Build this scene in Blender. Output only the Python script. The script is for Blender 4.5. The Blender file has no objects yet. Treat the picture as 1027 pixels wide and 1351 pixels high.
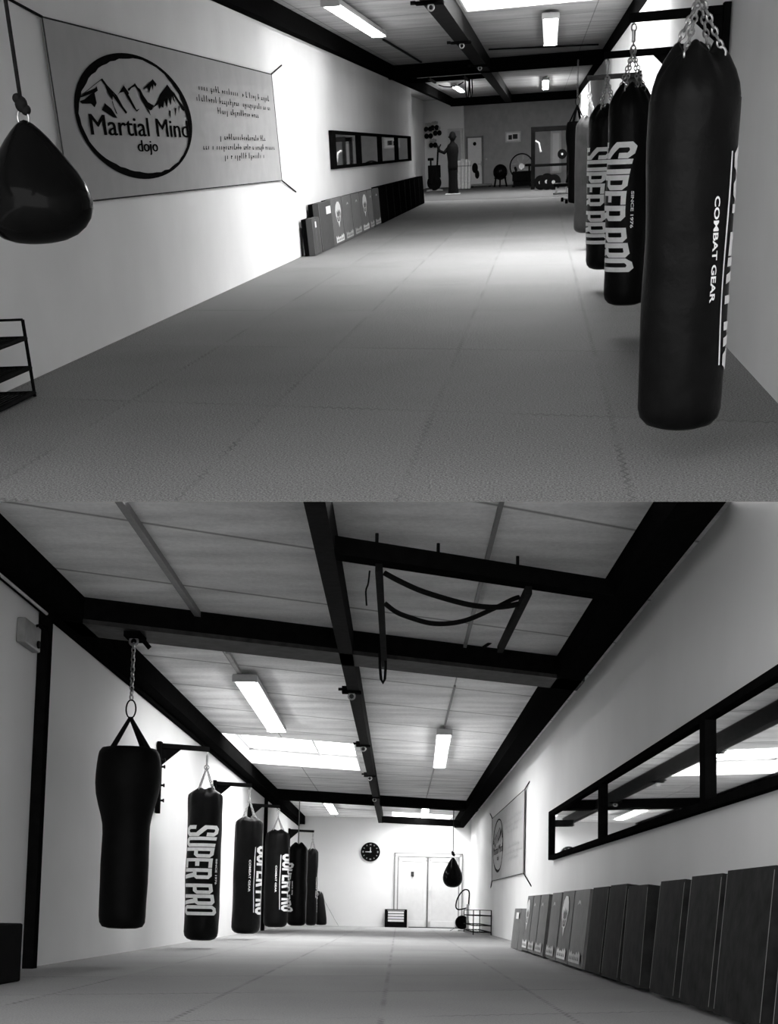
import bpy, bmesh, math, random
from mathutils import Vector as V, Matrix
random.seed(7)
LK, WK = 1.0, 3.9
C = bpy.context.scene.collection
PI = math.pi
# ------------------------------------------------------------------ camera model (pixels of the 1027x1351 frame)
F, PX, PY = 1700.0, 513.5, 1030.0
SPLIT = 662.0
def ray(px, py): return V(((px-PX)/F, (py-PY)/F, 1.0))          # right, down, forward

class Room:
    """One hall: X across, Y along, Z up from its floor, the viewer stands above (0,0)."""
    def __init__(s, D, slope, h, Hx):
        ey = ray(*D).normalized()
        e = V((1, slope, 0)); ex = (e - ey*e.dot(ey)).normalized()
        ez = ex.cross(ey)
        s.ex, s.ey, s.ez, s.h = ex, ey, ez, h
        d = ray(Hx, D[1]+slope*(Hx-D[0]))
        s.k = d.dot(ey)/d.dot(ex)                                # the hall is slightly oblique: cross lines run along (1,k)
        s.M = Matrix.Identity(4)
    def loc(s, px, py):
        r = ray(px, py); return V((r.dot(s.ex), r.dot(s.ey), r.dot(s.ez)))
    def o(s): return V((0, 0, s.h))
    def Z(s, px, py, z=0.0): d = s.loc(px, py); return d*((z-s.h)/d.z)+s.o()
    def X(s, px, py, x): d = s.loc(px, py); return d*(x/d.x)+s.o()
    def Y(s, px, py, y): d = s.loc(px, py); return d*(y/d.y)+s.o()
    def C(s, px, py, c): d = s.loc(px, py); return d*(c/(d.y-s.k*d.x))+s.o()
    def c(s, p): return p.y-s.k*p.x
U = Room((716, 193), -.05, 1.35, -3550)
L = Room((526, 1199), .021, .52, 4000)
def cam_to_L(v): return V((v.dot(L.ex), v.dot(L.ey), v.dot(L.ez)))
cols = [cam_to_L(a) for a in (U.ex, U.ey, U.ez)]
M3 = Matrix((cols[0], cols[1], cols[2])).transposed()
U.M = Matrix.Translation(L.o()) @ M3.to_4x4() @ Matrix.Translation(-U.o())
# plane that separates the two halls (edge of the upper floor / lower ceiling), in lower-hall coordinates
n_cam = V((0, 1, -(SPLIT-PY)/F)).normalized()
SPL_N = cam_to_L(n_cam); SPL_O = L.o()

cd = bpy.data.cameras.new('camera'); cam = bpy.data.objects.new('camera', cd); C.objects.link(cam)
r_, d_, f_ = (cam_to_L(V(a)) for a in ((1,0,0),(0,1,0),(0,0,1)))
cm = Matrix((r_, -d_, -f_)).transposed().to_4x4(); cm.translation = L.o()
cam.matrix_world = cm
cd.sensor_fit = 'VERTICAL'; cd.sensor_height = 36.0
cd.lens = F/1351*36.0
cd.shift_y = (PY-675.5)/1351.0
cd.clip_end = 300; cd.clip_start = .05
bpy.context.scene.camera = cam

# ------------------------------------------------------------------ materials
def nt(name):
    m = bpy.data.materials.new(name); m.use_nodes = True
    t = m.node_tree; b = t.nodes['Principled BSDF']; return m, t, b
def g3(v): return (v, v, v, 1)
def mat(name, v, rough=.6, var=.12, scale=18, bump=0, bscale=40, metal=0, spec=.5, coat=0, detail=4):
    m, t, b = nt(name); N = t.nodes.new; K = t.links.new
    b.inputs['Roughness'].default_value = rough; b.inputs['Metallic'].default_value = metal
    b.inputs['Specular IOR Level'].default_value = spec; b.inputs['Coat Weight'].default_value = coat
    tc = N('ShaderNodeTexCoord'); n = N('ShaderNodeTexNoise'); n.inputs['Scale'].default_value = scale; n.inputs['Detail'].default_value = detail
    K(tc.outputs['Object'], n.inputs['Vector'])
    mr = N('ShaderNodeMapRange'); mr.inputs[1].default_value = .3; mr.inputs[2].default_value = .7
    mr.inputs[3].default_value = v*(1-var); mr.inputs[4].default_value = v*(1+var)
    K(n.outputs['Fac'], mr.inputs[0]); K(mr.outputs[0], b.inputs['Base Color'])
    if bump:
        n2 = N('ShaderNodeTexNoise'); n2.inputs['Scale'].default_value = bscale; n2.inputs['Detail'].default_value = 5
        K(tc.outputs['Object'], n2.inputs['Vector'])
        bp = N('ShaderNodeBump'); bp.inputs['Strength'].default_value = bump; bp.inputs['Distance'].default_value = .02
        K(n2.outputs['Fac'], bp.inputs['Height']); K(bp.outputs[0], b.inputs['Normal'])
    return m
def emit(name, s, v=1.0):
    m, t, b = nt(name)
    b.inputs['Base Color'].default_value = g3(.8); b.inputs['Emission Color'].default_value = g3(v); b.inputs['Emission Strength'].default_value = s
    return m
def math_(t, op, a, b=None, c=None):
    n = t.nodes.new('ShaderNodeMath'); n.operation = op
    for i, x in enumerate((a, b, c)):
        if x is None: continue
        if isinstance(x, (int, float)): n.inputs[i].default_value = x
        else: t.links.new(x, n.inputs[i])
    return n.outputs[0]
def floor_mat(name, v, room, tx, x0, tc_, c0, spk, seam=.35, rough=.75):
    """Rubber puzzle mats: speckle, wavy interlocking seams and a fine tread."""
    m, t, b = nt(name); N = t.nodes.new; K = t.links.new
    b.inputs['Roughness'].default_value = rough
    tc = N('ShaderNodeTexCoord'); sp = N('ShaderNodeSeparateXYZ'); K(tc.outputs['Object'], sp.inputs[0])
    X, Y = sp.outputs[0], sp.outputs[1]
    c = math_(t, 'SUBTRACT', Y, math_(t, 'MULTIPLY', X, room.k))
    def tri(q, per, amp): return math_(t, 'MULTIPLY', math_(t, 'PINGPONG', q, per), amp/per)
    xw = math_(t, 'ADD', X, tri(c, .055, .028)); cw = math_(t, 'ADD', c, tri(X, .03, .05))
    def dist(q, o, per):                       # distance to the nearest grid line
        return math_(t, 'PINGPONG', math_(t, 'SUBTRACT', q, o), per/2)
    dx = dist(xw, x0+.014+40*tx*0, tx); dc = dist(cw, c0+.025, tc_)
    def band(d, w): return math_(t, 'SUBTRACT', 1.0, math_(t, 'MINIMUM', math_(t, 'DIVIDE', d, w), 1.0))
    # the seam is broken: some stretches are tightly shut
    nb = N('ShaderNodeTexNoise'); nb.inputs['Scale'].default_value = 1.3; K(tc.outputs['Object'], nb.inputs['Vector'])
    gate = math_(t, 'MULTIPLY', math_(t, 'SUBTRACT', nb.outputs['Fac'], .36), 4.0); gate.node.use_clamp = True
    line = math_(t, 'MULTIPLY', math_(t, 'MAXIMUM', band(dx, .012), band(dc, .022)), gate)
    n1 = N('ShaderNodeTexNoise'); n1.inputs['Scale'].default_value = 100; n1.inputs['Detail'].default_value = 6; n1.inputs['Roughness'].default_value = .8
    K(tc.outputs['Object'], n1.inputs['Vector'])
    n2 = N('ShaderNodeTexNoise'); n2.inputs['Scale'].default_value = .8; n2.inputs['Detail'].default_value = 4; K(tc.outputs['Object'], n2.inputs['Vector'])
    a = math_(t, 'MULTIPLY', math_(t, 'SUBTRACT', n1.outputs['Fac'], .5), spk*4)
    d = math_(t, 'MULTIPLY', math_(t, 'SUBTRACT', n2.outputs['Fac'], .5), .35)
    # every mat has its own slight tone
    wn = N('ShaderNodeTexWhiteNoise'); wn.noise_dimensions = '2D'
    cb = N('ShaderNodeCombineXYZ')
    K(math_(t, 'FLOOR', math_(t, 'DIVIDE', math_(t, 'SUBTRACT', xw, x0+.014), tx)), cb.inputs[0])
    K(math_(t, 'FLOOR', math_(t, 'DIVIDE', math_(t, 'SUBTRACT', cw, c0+.025), tc_)), cb.inputs[1])
    K(cb.outputs[0], wn.inputs['Vector'])
    e = math_(t, 'MULTIPLY', math_(t, 'SUBTRACT', wn.outputs['Value'], .5), .12)
    k = math_(t, 'ADD', math_(t, 'ADD', math_(t, 'ADD', 1.0, a), d), e)
    k = math_(t, 'MULTIPLY', k, math_(t, 'SUBTRACT', 1.0, math_(t, 'MULTIPLY', line, 1-seam)))
    col = math_(t, 'MAXIMUM', math_(t, 'MULTIPLY', k, v), .004)
    K(col, b.inputs['Base Color'])
    bp = N('ShaderNodeBump'); bp.inputs['Strength'].default_value = .5; bp.inputs['Distance'].default_value = .01
    K(math_(t, 'SUBTRACT', n1.outputs['Fac'], line), bp.inputs['Height']); K(bp.outputs[0], b.inputs['Normal'])
    return m
def ceil_mat(name, v, room, per, c0, px, x0):
    """Wood-wool ceiling boards with narrow joints across and one along the middle of each bay."""
    m, t, b = nt(name); N = t.nodes.new; K = t.links.new
    b.inputs['Roughness'].default_value = .9
    tc = N('ShaderNodeTexCoord'); sp = N('ShaderNodeSeparateXYZ'); K(tc.outputs['Object'], sp.inputs[0])
    X, Y = sp.outputs[0], sp.outputs[1]
    c = math_(t, 'SUBTRACT', math_(t, 'SUBTRACT', Y, math_(t, 'MULTIPLY', X, room.k)), c0)
    d = math_(t, 'PINGPONG', c, per/2)
    line = math_(t, 'SUBTRACT', 1.0, math_(t, 'MINIMUM', math_(t, 'DIVIDE', d, .035), 1.0))
    d2 = math_(t, 'PINGPONG', math_(t, 'SUBTRACT', X, x0), px/2)
    line2 = math_(t, 'SUBTRACT', 1.0, math_(t, 'MINIMUM', math_(t, 'DIVIDE', d2, .012), 1.0))
    line = math_(t, 'MAXIMUM', line, line2)
    n1 = N('ShaderNodeTexNoise'); n1.inputs['Scale'].default_value = 30; n1.inputs['Detail'].default_value = 6; n1.inputs['Roughness'].default_value = .7; K(tc.outputs['Object'], n1.inputs['Vector'])
    mp = N('ShaderNodeMapping'); mp.inputs['Scale'].default_value = (.6, 2.2, 1); K(tc.outputs['Object'], mp.inputs[0])
    n2 = N('ShaderNodeTexNoise'); n2.inputs['Scale'].default_value = 1.3; n2.inputs['Detail'].default_value = 6; K(mp.outputs[0], n2.inputs['Vector'])
    wn = N('ShaderNodeTexWhiteNoise'); wn.noise_dimensions = '2D'; cb = N('ShaderNodeCombineXYZ')
    K(math_(t, 'FLOOR', math_(t, 'DIVIDE', c, per)), cb.inputs[0])
    K(math_(t, 'FLOOR', math_(t, 'DIVIDE', math_(t, 'SUBTRACT', X, x0), px)), cb.inputs[1]); K(cb.outputs[0], wn.inputs['Vector'])
    a = math_(t, 'MULTIPLY', math_(t, 'SUBTRACT', n1.outputs['Fac'], .5), .5)
    dd = math_(t, 'MULTIPLY', math_(t, 'SUBTRACT', n2.outputs['Fac'], .5), 1.1)
    e = math_(t, 'MULTIPLY', math_(t, 'SUBTRACT', wn.outputs['Value'], .5), .12)
    k = math_(t, 'ADD', math_(t, 'ADD', math_(t, 'ADD', 1.0, a), dd), e)
    k = math_(t, 'MULTIPLY', k, math_(t, 'SUBTRACT', 1.0, math_(t, 'MULTIPLY', line, .72)))
    K(math_(t, 'MULTIPLY', k, v), b.inputs['Base Color'])
    bp = N('ShaderNodeBump'); bp.inputs['Strength'].default_value = .4; bp.inputs['Distance'].default_value = .01
    K(n1.outputs['Fac'], bp.inputs['Height']); K(bp.outputs[0], b.inputs['Normal'])
    return m

M = dict(
    wallU = mat('plaster_upper', .82, .9, .035, 1.1, .04, 30, spec=.1),
    wallL = mat('plaster_lower', .78, .9, .03, 1.1, .04, 30, spec=.1),
    endU = mat('dark_grey_paint', .40, .85, .1, 4, .1, 50),
    reveal = mat('reveal_white', .8, .8, .03, 5),
    steel = mat('black_steel', .0055, .8, .3, 12, .05, 60, spec=.0),
    steel2 = mat('worn_steel', .012, .7, .35, 14, .05, 60, spec=.02),
    flange = mat('steel_flange', .035, .6, .4, 10, .05, 60, spec=.1),
    gum = mat('dark_rubber_floor', .045, .8, .3, 30),
    vinyl = mat('black_vinyl', .0035, .42, .3, 9, .3, 12, spec=.08),
    vinyl_s = mat('glossy_vinyl', .003, .12, .2, 6, .01, 10, spec=.035),
    leather = mat('black_leather', .004, .6, .3, 9, .15, 20, spec=.08),
    print = mat('white_print', .85, .6, .06, 30),
    chain = mat('chain_steel', .36, .3, .15, 60, metal=.9),
    strap = mat('black_webbing', .006, .8, .3, 80, spec=.1),
    padk = mat('black_pad', .017, .7, .35, 10, .2, 8, spec=.03),
    padk_far = mat('deep_black_pad', .005, .8, .3, 10, .1, 8, spec=.0),
    padg = mat('grey_pad', .16, .6, .1, 10, .1, 8, spec=.2),
    padd = mat('dark_grey_pad', .07, .6, .1, 10, .1, 8, spec=.2),
    padside = mat('pad_side', .003, .8, .2, 10, .1, 14, spec=.0),
    banner = mat('banner_cloth_upper', .42, .85, .04, 4, .04, 20, spec=.05),
    bannerL = mat('banner_cloth_lower', .45, .85, .04, 4, .04, 20, spec=.05),
    ink = mat('black_ink', .008, .9, .2, 40, spec=.0),
    inksoft = mat('grey_ink', .05, .9, .2, 40, spec=.0),
    rope = mat('dark_rope', .008, .9, .3, 60, spec=.05),
    ropel = mat('grey_rope', .2, .9, .3, 60),
    lamp = emit('lamp_diffuser', LK*26.0),
    sky = emit('skylight_pane', LK*9.0),
    sky2 = emit('skylight_pane_far', LK*19.0),
    skyU = emit('skylight_pane_upper', LK*14.0),
    lampbody = mat('lamp_body', .45, .5, .05, 20),
    white = mat('white_lacquer', .66, .5, .03, 10),
    doorw = mat('door_lacquer', .63, .45, .03, 10),
    bright = mat('bright_white_paint', .9, .6, .03, 10),
    grey = mat('grey_plastic', .22, .5, .1, 20),
    pale = mat('pale_grey', .5, .6, .15, 12),
    alu = mat('aluminium', .6, .35, .1, 30, metal=.7),
    black = mat('black_plastic', .004, .7, .2, 20, spec=.02),
)
def mirror_mat(name):
    m, t, b = nt(name); b.inputs['Metallic'].default_value = 1; b.inputs['Roughness'].default_value = .02
    b.inputs['Base Color'].default_value = g3(.86); return m
M['mirror'] = mirror_mat('mirror_glass')

# ------------------------------------------------------------------ mesh helpers
class MB:
    def __init__(s): s.v = []; s.f = []
    def add(s, vs, fs):
        o = len(s.v); s.v += [V(q) for q in vs]; s.f += [tuple(i+o for i in f) for f in fs]; return s
    def hex8(s, p):       # p: 4 bottom (ccw) + 4 top
        return s.add(p, [(3,2,1,0),(4,5,6,7),(0,1,5,4),(1,2,6,5),(2,3,7,6),(3,0,4,7)])
    def box(s, x0, x1, y0, y1, z0, z1):
        return s.hex8([(x0,y0,z0),(x1,y0,z0),(x1,y1,z0),(x0,y1,z0),(x0,y0,z1),(x1,y0,z1),(x1,y1,z1),(x0,y1,z1)])
    def skew(s, k, x0, x1, c0, c1, z0, z1):   # box whose ends run along the oblique cross direction
        q = lambda x, c, z: (x, c+k*x, z)
        return s.hex8([q(x0,c0,z0),q(x1,c0,z0),q(x1,c1,z0),q(x0,c1,z0),q(x0,c0,z1),q(x1,c0,z1),q(x1,c1,z1),q(x0,c1,z1)])
    def bar(s, a, b, w, h, up=(0,0,1)):       # rectangular bar from a to b
        a, b = V(a), V(b); d = (b-a).normalized(); up = V(up)
        sd = d.cross(up)
        if sd.length < 1e-5: sd = d.cross(V((0,1,0)))
        sd.normalize(); u = sd.cross(d).normalized()
        sd *= w/2; u *= h/2
        return s.hex8([a-sd-u, a+sd-u, b+sd-u, b-sd-u, a-sd+u, a+sd+u, b+sd+u, b-sd+u])
    def tube(s, pts, r, n=8, caps=True):
        pts = [V(p) for p in pts]; rs = r if isinstance(r, (list, tuple)) else [r]*len(pts)
        ref = None; rings = []
        for i, p in enumerate(pts):
            t = (pts[min(i+1, len(pts)-1)]-pts[max(i-1, 0)])
            t = t.normalized() if t.length > 1e-9 else V((0,0,1))
            if ref is None: ref = t.orthogonal().normalized()
            ref = (ref - t*ref.dot(t)); ref = ref.normalized() if ref.length > 1e-6 else t.orthogonal().normalized()
            bn = t.cross(ref)
            rings.append([p+(ref*math.cos(2*PI*j/n)+bn*math.sin(2*PI*j/n))*rs[i] for j in range(n)])
        vs = [q for rg in rings for q in rg]; fs = []
        for i in range(len(rings)-1):
            for j in range(n): fs.append((i*n+j, i*n+(j+1)%n, (i+1)*n+(j+1)%n, (i+1)*n+j))
        if caps: fs += [tuple(reversed(range(n))), tuple((len(rings)-1)*n+j for j in range(n))]
        return s.add(vs, fs)
    def lathe(s, prof, n=32, at=(0,0,0), fn=None):   # prof: (r,z); fn(r,z,a) -> (r,z)
        at = V(at); vs = []; fs = []
        for (r, z) in prof:
            for j in range(n):
                a = 2*PI*j/n; rr, zz = fn(r, z, a) if fn else (r, z)
                vs.append(at+V((rr*math.cos(a), rr*math.sin(a), zz)))
        m = len(prof)
        for i in range(m-1):
            for j in range(n): fs.append((i*n+j, i*n+(j+1)%n, (i+1)*n+(j+1)%n, (i+1)*n+j))
        fs += [tuple(reversed(range(n))), tuple((m-1)*n+j for j in range(n))]
        return s.add(vs, fs)
    def disc(s, c, nrm, r, th, n=24):
        c, nrm = V(c), V(nrm).normalized(); return s.tube([c-nrm*th/2, c+nrm*th/2], r, n)
    def ring(s, c, nrm, R, r, n=20, m=6, sx=1.0, axis=None):   # torus, stretched by sx along axis
        c, nrm = V(c), V(nrm).normalized()
        u = (V(axis)-nrm*V(axis).dot(nrm)).normalized() if axis is not None else nrm.orthogonal().normalized()
        w = nrm.cross(u); vs = []; fs = []
        for i in range(n):
            a = 2*PI*i/n; d = u*math.cos(a)+w*math.sin(a); ctr = c+u*math.cos(a)*R*sx+w*math.sin(a)*R
            for j in range(m):
                b = 2*PI*j/m; vs.append(ctr+d*(r*math.cos(b))+nrm*(r*math.sin(b)))
        for i in range(n):
            for j in range(m): fs.append((i*m+j, ((i+1)%n)*m+j, ((i+1)%n)*m+(j+1)%m, i*m+(j+1)%m))
        return s.add(vs, fs)
    def chain(s, a, b, L=.055, r=.006, W=None):
        a, b = V(a), V(b); d = b-a; n = max(1, int(round(d.length/(L*.78)))); t = d.normalized(); o1 = t.orthogonal().normalized(); o2 = t.cross(o1)
        for i in range(n): s.ring(a+d*((i+.5)/n), o1 if i % 2 else o2, L*.30, r, 10, 5, 1.55, t)
        return s
    def sphere(s, c, r, n=16, m=10, sc=(1,1,1)):
        prof = [(max(1e-4, r*math.sin(PI*i/m)), -r*math.cos(PI*i/m)) for i in range(m+1)]
        o = len(s.v); s.lathe(prof, n); c = V(c)
        for i in range(o, len(s.v)): q = s.v[i]; s.v[i] = V((q.x*sc[0], q.y*sc[1], q.z*sc[2]))+c
        return s
    def poly(s, pts, ext):                     # planar polygon extruded by ext (vector)
        n = len(pts); e = V(ext); vs = [V(p) for p in pts]+[V(p)+e for p in pts]
        fs = [tuple(reversed(range(n))), tuple(range(n, 2*n))]+[(i, (i+1)%n, n+(i+1)%n, n+i) for i in range(n)]
        return s.add(vs, fs)
    def xf(s, fn): s.v = [V(fn(q)) for q in s.v]; return s

def link(name, mb, m, parent=None, smooth=False, clip=None, bevel=0, room=None, seg=2):
    me = bpy.data.meshes.new(name)
    bm = bmesh.new()
    vs = [bm.verts.new(q) for q in mb.v]
    for f in mb.f:
        try: bm.faces.new([vs[i] for i in f])
        except ValueError: pass
    if clip:
        inv = room.M.inverted()
        po = inv @ SPL_O; no = (inv.to_3x3() @ SPL_N).normalized()
        no = no if clip == 'upper' else -no
        bm.normal_update()
        bmesh.ops.bisect_plane(bm, geom=bm.verts[:]+bm.edges[:]+bm.faces[:], plane_co=po, plane_no=no, clear_outer=True)
        be = [e for e in bm.edges if e.is_boundary]
        if be: bmesh.ops.holes_fill(bm, edges=be, sides=0)
    bmesh.ops.recalc_face_normals(bm, faces=bm.faces[:])
    if smooth:
        for f in bm.faces: f.smooth = True
    bm.to_mesh(me); bm.free()
    me.materials.append(m)
    o = bpy.data.objects.new(name, me); C.objects.link(o)
    if smooth and smooth != 'all':
        md = o.modifiers.new('edges', 'EDGE_SPLIT'); md.split_angle = math.radians(50)
    if bevel:
        md = o.modifiers.new('bevel', 'BEVEL'); md.width = bevel; md.segments = seg; md.limit_method = 'ANGLE'
    if parent is not None: o.parent = parent
    elif room is not None: o.matrix_world = room.M
    return o
def place(o, room, loc, rz=0): o.matrix_world = room.M @ Matrix.Translation(V(loc)) @ Matrix.Rotation(rz, 4, 'Z')
def tag(o, label, cat, group=None, kind=None):
    o['label'] = label; o['category'] = cat
    if group: o['group'] = group
    if kind: o['kind'] = kind
    return o
def thing(name, room, loc, label, cat, group=None, rz=0, kind=None):
    o = bpy.data.objects.new(name, None); o.empty_display_size = .1; C.objects.link(o); place(o, room, loc, rz)
    return tag(o, label, cat, group, kind)
def struct(name, mb, m, room, label, cat, clip=None, bevel=0):
    return tag(link(name, mb, m, None, False, clip, bevel, room), label, cat, None, 'structure')

def text2d(s, size=1.0, offset=0.0, sx=1.0, align='LEFT', shear=0.0):
    """Outline lettering from the built-in font as flat triangles: (verts, faces) in 2-D."""
    cu = bpy.data.curves.new('t', 'FONT'); cu.body = s; cu.size = size; cu.offset = offset; cu.align_x = align; cu.shear = shear; cu.resolution_u = 3
    ob = bpy.data.objects.new('t', cu); C.objects.link(ob)
    bpy.context.view_layer.update()
    dg = bpy.context.evaluated_depsgraph_get(); me = bpy.data.meshes.new_from_object(ob.evaluated_get(dg))
    vs = [(q.co.x*sx, q.co.y) for q in me.vertices]; fs = [tuple(p.vertices) for p in me.polygons]
    bpy.data.objects.remove(ob); bpy.data.curves.remove(cu); bpy.data.meshes.remove(me)
    return vs, fs
def split2d(vs, fs, step_x, step_y):
    """Cut flat lettering into narrow strips so that it can bend."""
    bm = bmesh.new(); bv = [bm.verts.new((x, y, 0)) for x, y in vs]
    for f in fs:
        try: bm.faces.new([bv[i] for i in f])
        except ValueError: pass
    for ax, st in ((0, step_x), (1, step_y)):
        if not st: continue
        lo = min(v.co[ax] for v in bm.verts); hi = max(v.co[ax] for v in bm.verts); q = lo+st
        while q < hi:
            co = V((0,0,0)); co[ax] = q; no = V((0,0,0)); no[ax] = 1
            bmesh.ops.bisect_plane(bm, geom=bm.verts[:]+bm.edges[:]+bm.faces[:], plane_co=co, plane_no=no); q += st
    bm.verts.index_update()
    out = [(v.co.x, v.co.y) for v in bm.verts], [tuple(v.index for v in f.verts) for f in bm.faces]
    bm.free(); return out

# block letters of the bag print: quads in a unit cell (x along the word, y letter height)
A_, B_, C_ = .34, .13, .12
def mir(qs): return [[(1-x, 1-y) for x, y in q] for q in qs]
_stem = [(0,0),(A_,0),(A_,1),(0,1)]
_o1 = [(.28,0),(.72,0),(1,C_),(1,1-C_),(.72,1),(.28,1),(0,1-C_),(0,C_)]
_i1 = [(.45,B_),(.55,B_),(1-A_,B_+.03),(1-A_,1-B_-.03),(.55,1-B_),(.45,1-B_),(A_,1-B_-.03),(A_,B_+.03)]
_O = [[_o1[i], _o1[(i+1)%8], _i1[(i+1)%8], _i1[i]] for i in range(8)]
_bowl = [[(A_,1-B_),(A_,1),(.72,1),(.62,1-B_)], [(.62,1-B_),(.72,1),(1,1-C_),(1-A_,1-B_-.03)],
         [(1-A_,1-B_-.03),(1,1-C_),(1,.36+C_),(1-A_,.36+B_+.03)], [(1-A_,.36+B_+.03),(1,.36+C_),(.72,.36),(.62,.36+B_)], [(.62,.36+B_),(.72,.36),(A_,.36),(A_,.36+B_)]]
_S = [[(.45,1-B_),(.28,1),(.72,1),(.55,1-B_)], [(.55,1-B_),(.72,1),(1,1-C_),(1-A_,1-B_-.03)], [(1-A_,1-B_-.03),(1,1-C_),(1,.66),(1-A_,.66)],
      [(A_,1-B_-.03),(0,1-C_),(.28,1),(.45,1-B_)], [(0,1-C_),(A_,1-B_-.03),(A_,.64),(0,.56)]]
BLK = {'O': _O, 'P': [_stem]+_bowl, 'R': [_stem]+_bowl+[[(.42,.37),(.82,.40),(1,0),(.64,0)]],
       'E': [_stem, [(A_,0),(1,0),(1,B_),(A_,B_)], [(A_,1-B_),(1,1-B_),(1,1),(A_,1)], [(A_,.43),(.82,.43),(.82,.57),(A_,.57)]],
       'S': _S+mir(_S)+[[(0,.56),(A_,.64),(1,.44),(1-A_,.36)]],
       'U': [[(0,1),(A_,1),(A_,B_+.03),(0,C_)], [(0,C_),(A_,B_+.03),(.45,B_),(.28,0)], [(.28,0),(.45,B_),(.55,B_),(.72,0)], [(.72,0),(.55,B_),(1-A_,B_+.03),(1,C_)], [(1,C_),(1-A_,B_+.03),(1-A_,1),(1,1)]]}
def block_word():
    starts = [('S',80,115),('U',200,105),('P',312,106),('E',425,98),('R',530,110),('P',690,106),('R',802,108),('O',915,102)]
    vs, fs = [], []
    for ch, x0, w in starts:
        for q in BLK[ch]:
            o = len(vs); vs += [((x0+x*w-80)/937.0, y) for x, y in q]; fs.append((o, o+1, o+2, o+3))
    return split2d(vs, fs, .025, .06)
WORD = block_word()
SINCE = split2d(*text2d('SINCE 1976', 1.0, .03), .5, .5)
GEAR = split2d(*text2d('COMBAT GEAR', 1.0, .025), .5, .4)
def norm2d(vf):
    vs, fs = vf; x0 = min(x for x, y in vs); x1 = max(x for x, y in vs); y0 = min(y for x, y in vs); y1 = max(y for x, y in vs)
    return [((x-x0)/(x1-x0), (y-y0)/(y1-y0)) for x, y in vs], fs
SINCE, GEAR = norm2d(SINCE), norm2d(GEAR)

# ------------------------------------------------------------------ punching bags
def bag_profile(r, H, cap):
    p = [(.001, 0), (r*.55, .002*H), (r*.80, .012*H), (r*.94, .03*H), (r*.995, .055*H)]
    p += [(r, H*z) for z in (.1, .16, .22, .28, .34, .4, .46, .52, .58, .64, .7, .76, .82, .86)]
    return p
def bag_radius_noise(seed):
    rr = random.Random(seed); ph = [(rr.uniform(0, 6.28), rr.choice((2,3,4,5)), rr.uniform(4, 14), rr.uniform(0,6.28)) for _ in range(5)]
    return lambda z, a: sum(.0022*math.sin(n*a+p)*math.sin(w*z+q) for p, n, w, q in ph)
def bag_mesh(r, H, cap, seed, nrings=4, rot=PI/4):
    nz = bag_radius_noise(seed)
    prof = bag_profile(r, H, cap)
    zs = H*(1-cap)
    prof += [(r*.995, zs*.93), (r*.985, zs*.97), (r*.95, zs), (r*.86, H*(1-cap*.72)), (r*.70, H*(1-cap*.40)), (r*.52, H*(1-cap*.12)), (r*.40, H*(1-cap*.02)), (r*.30, H*(1-cap*.25)), (.001, H*(1-cap*.45))]
    prof = sorted(prof[:-9], key=lambda q: q[1])+prof[-9:]
    def fn(rr, z, a):
        d = nz(z, a)
        f = max(0, (z/H-.80)/.2)                       # gathers fan out from the hanging rings
        g = math.cos(nrings*(a-rot)); fold = .035*r*f*math.cos(9*a+seed)+.02*r*f*math.cos(14*a+2*seed)
        zz = z + (cap*H*.30*f*f*(g-1)*.5 if rr < r*.97 else 0)
        return max(1e-4, rr*(1+d/r*(1 if rr > r*.9 else .3))+(fold if rr > r*.2 else 0)), zz
    return MB().lathe(prof, 56, fn=fn)
def wrap(vf, r, zf, af, nz=None, H=1):
    """Lay flat lettering on the bag: (u along the bag, v across) -> point just proud of the skin."""
    mb = MB(); vs, fs = vf; out = []
    for u, v in vs:
        a = math.radians(af(u, v)); z_ = zf(u); g_ = max(0, (z_/H-.80)/.2); rr = r*1.004+.0035+(nz(z_, a-PI/2) if nz else 0); out.append((rr*math.sin(a), -rr*math.cos(a), zf(u)))
    return mb.add(out, fs)
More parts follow.
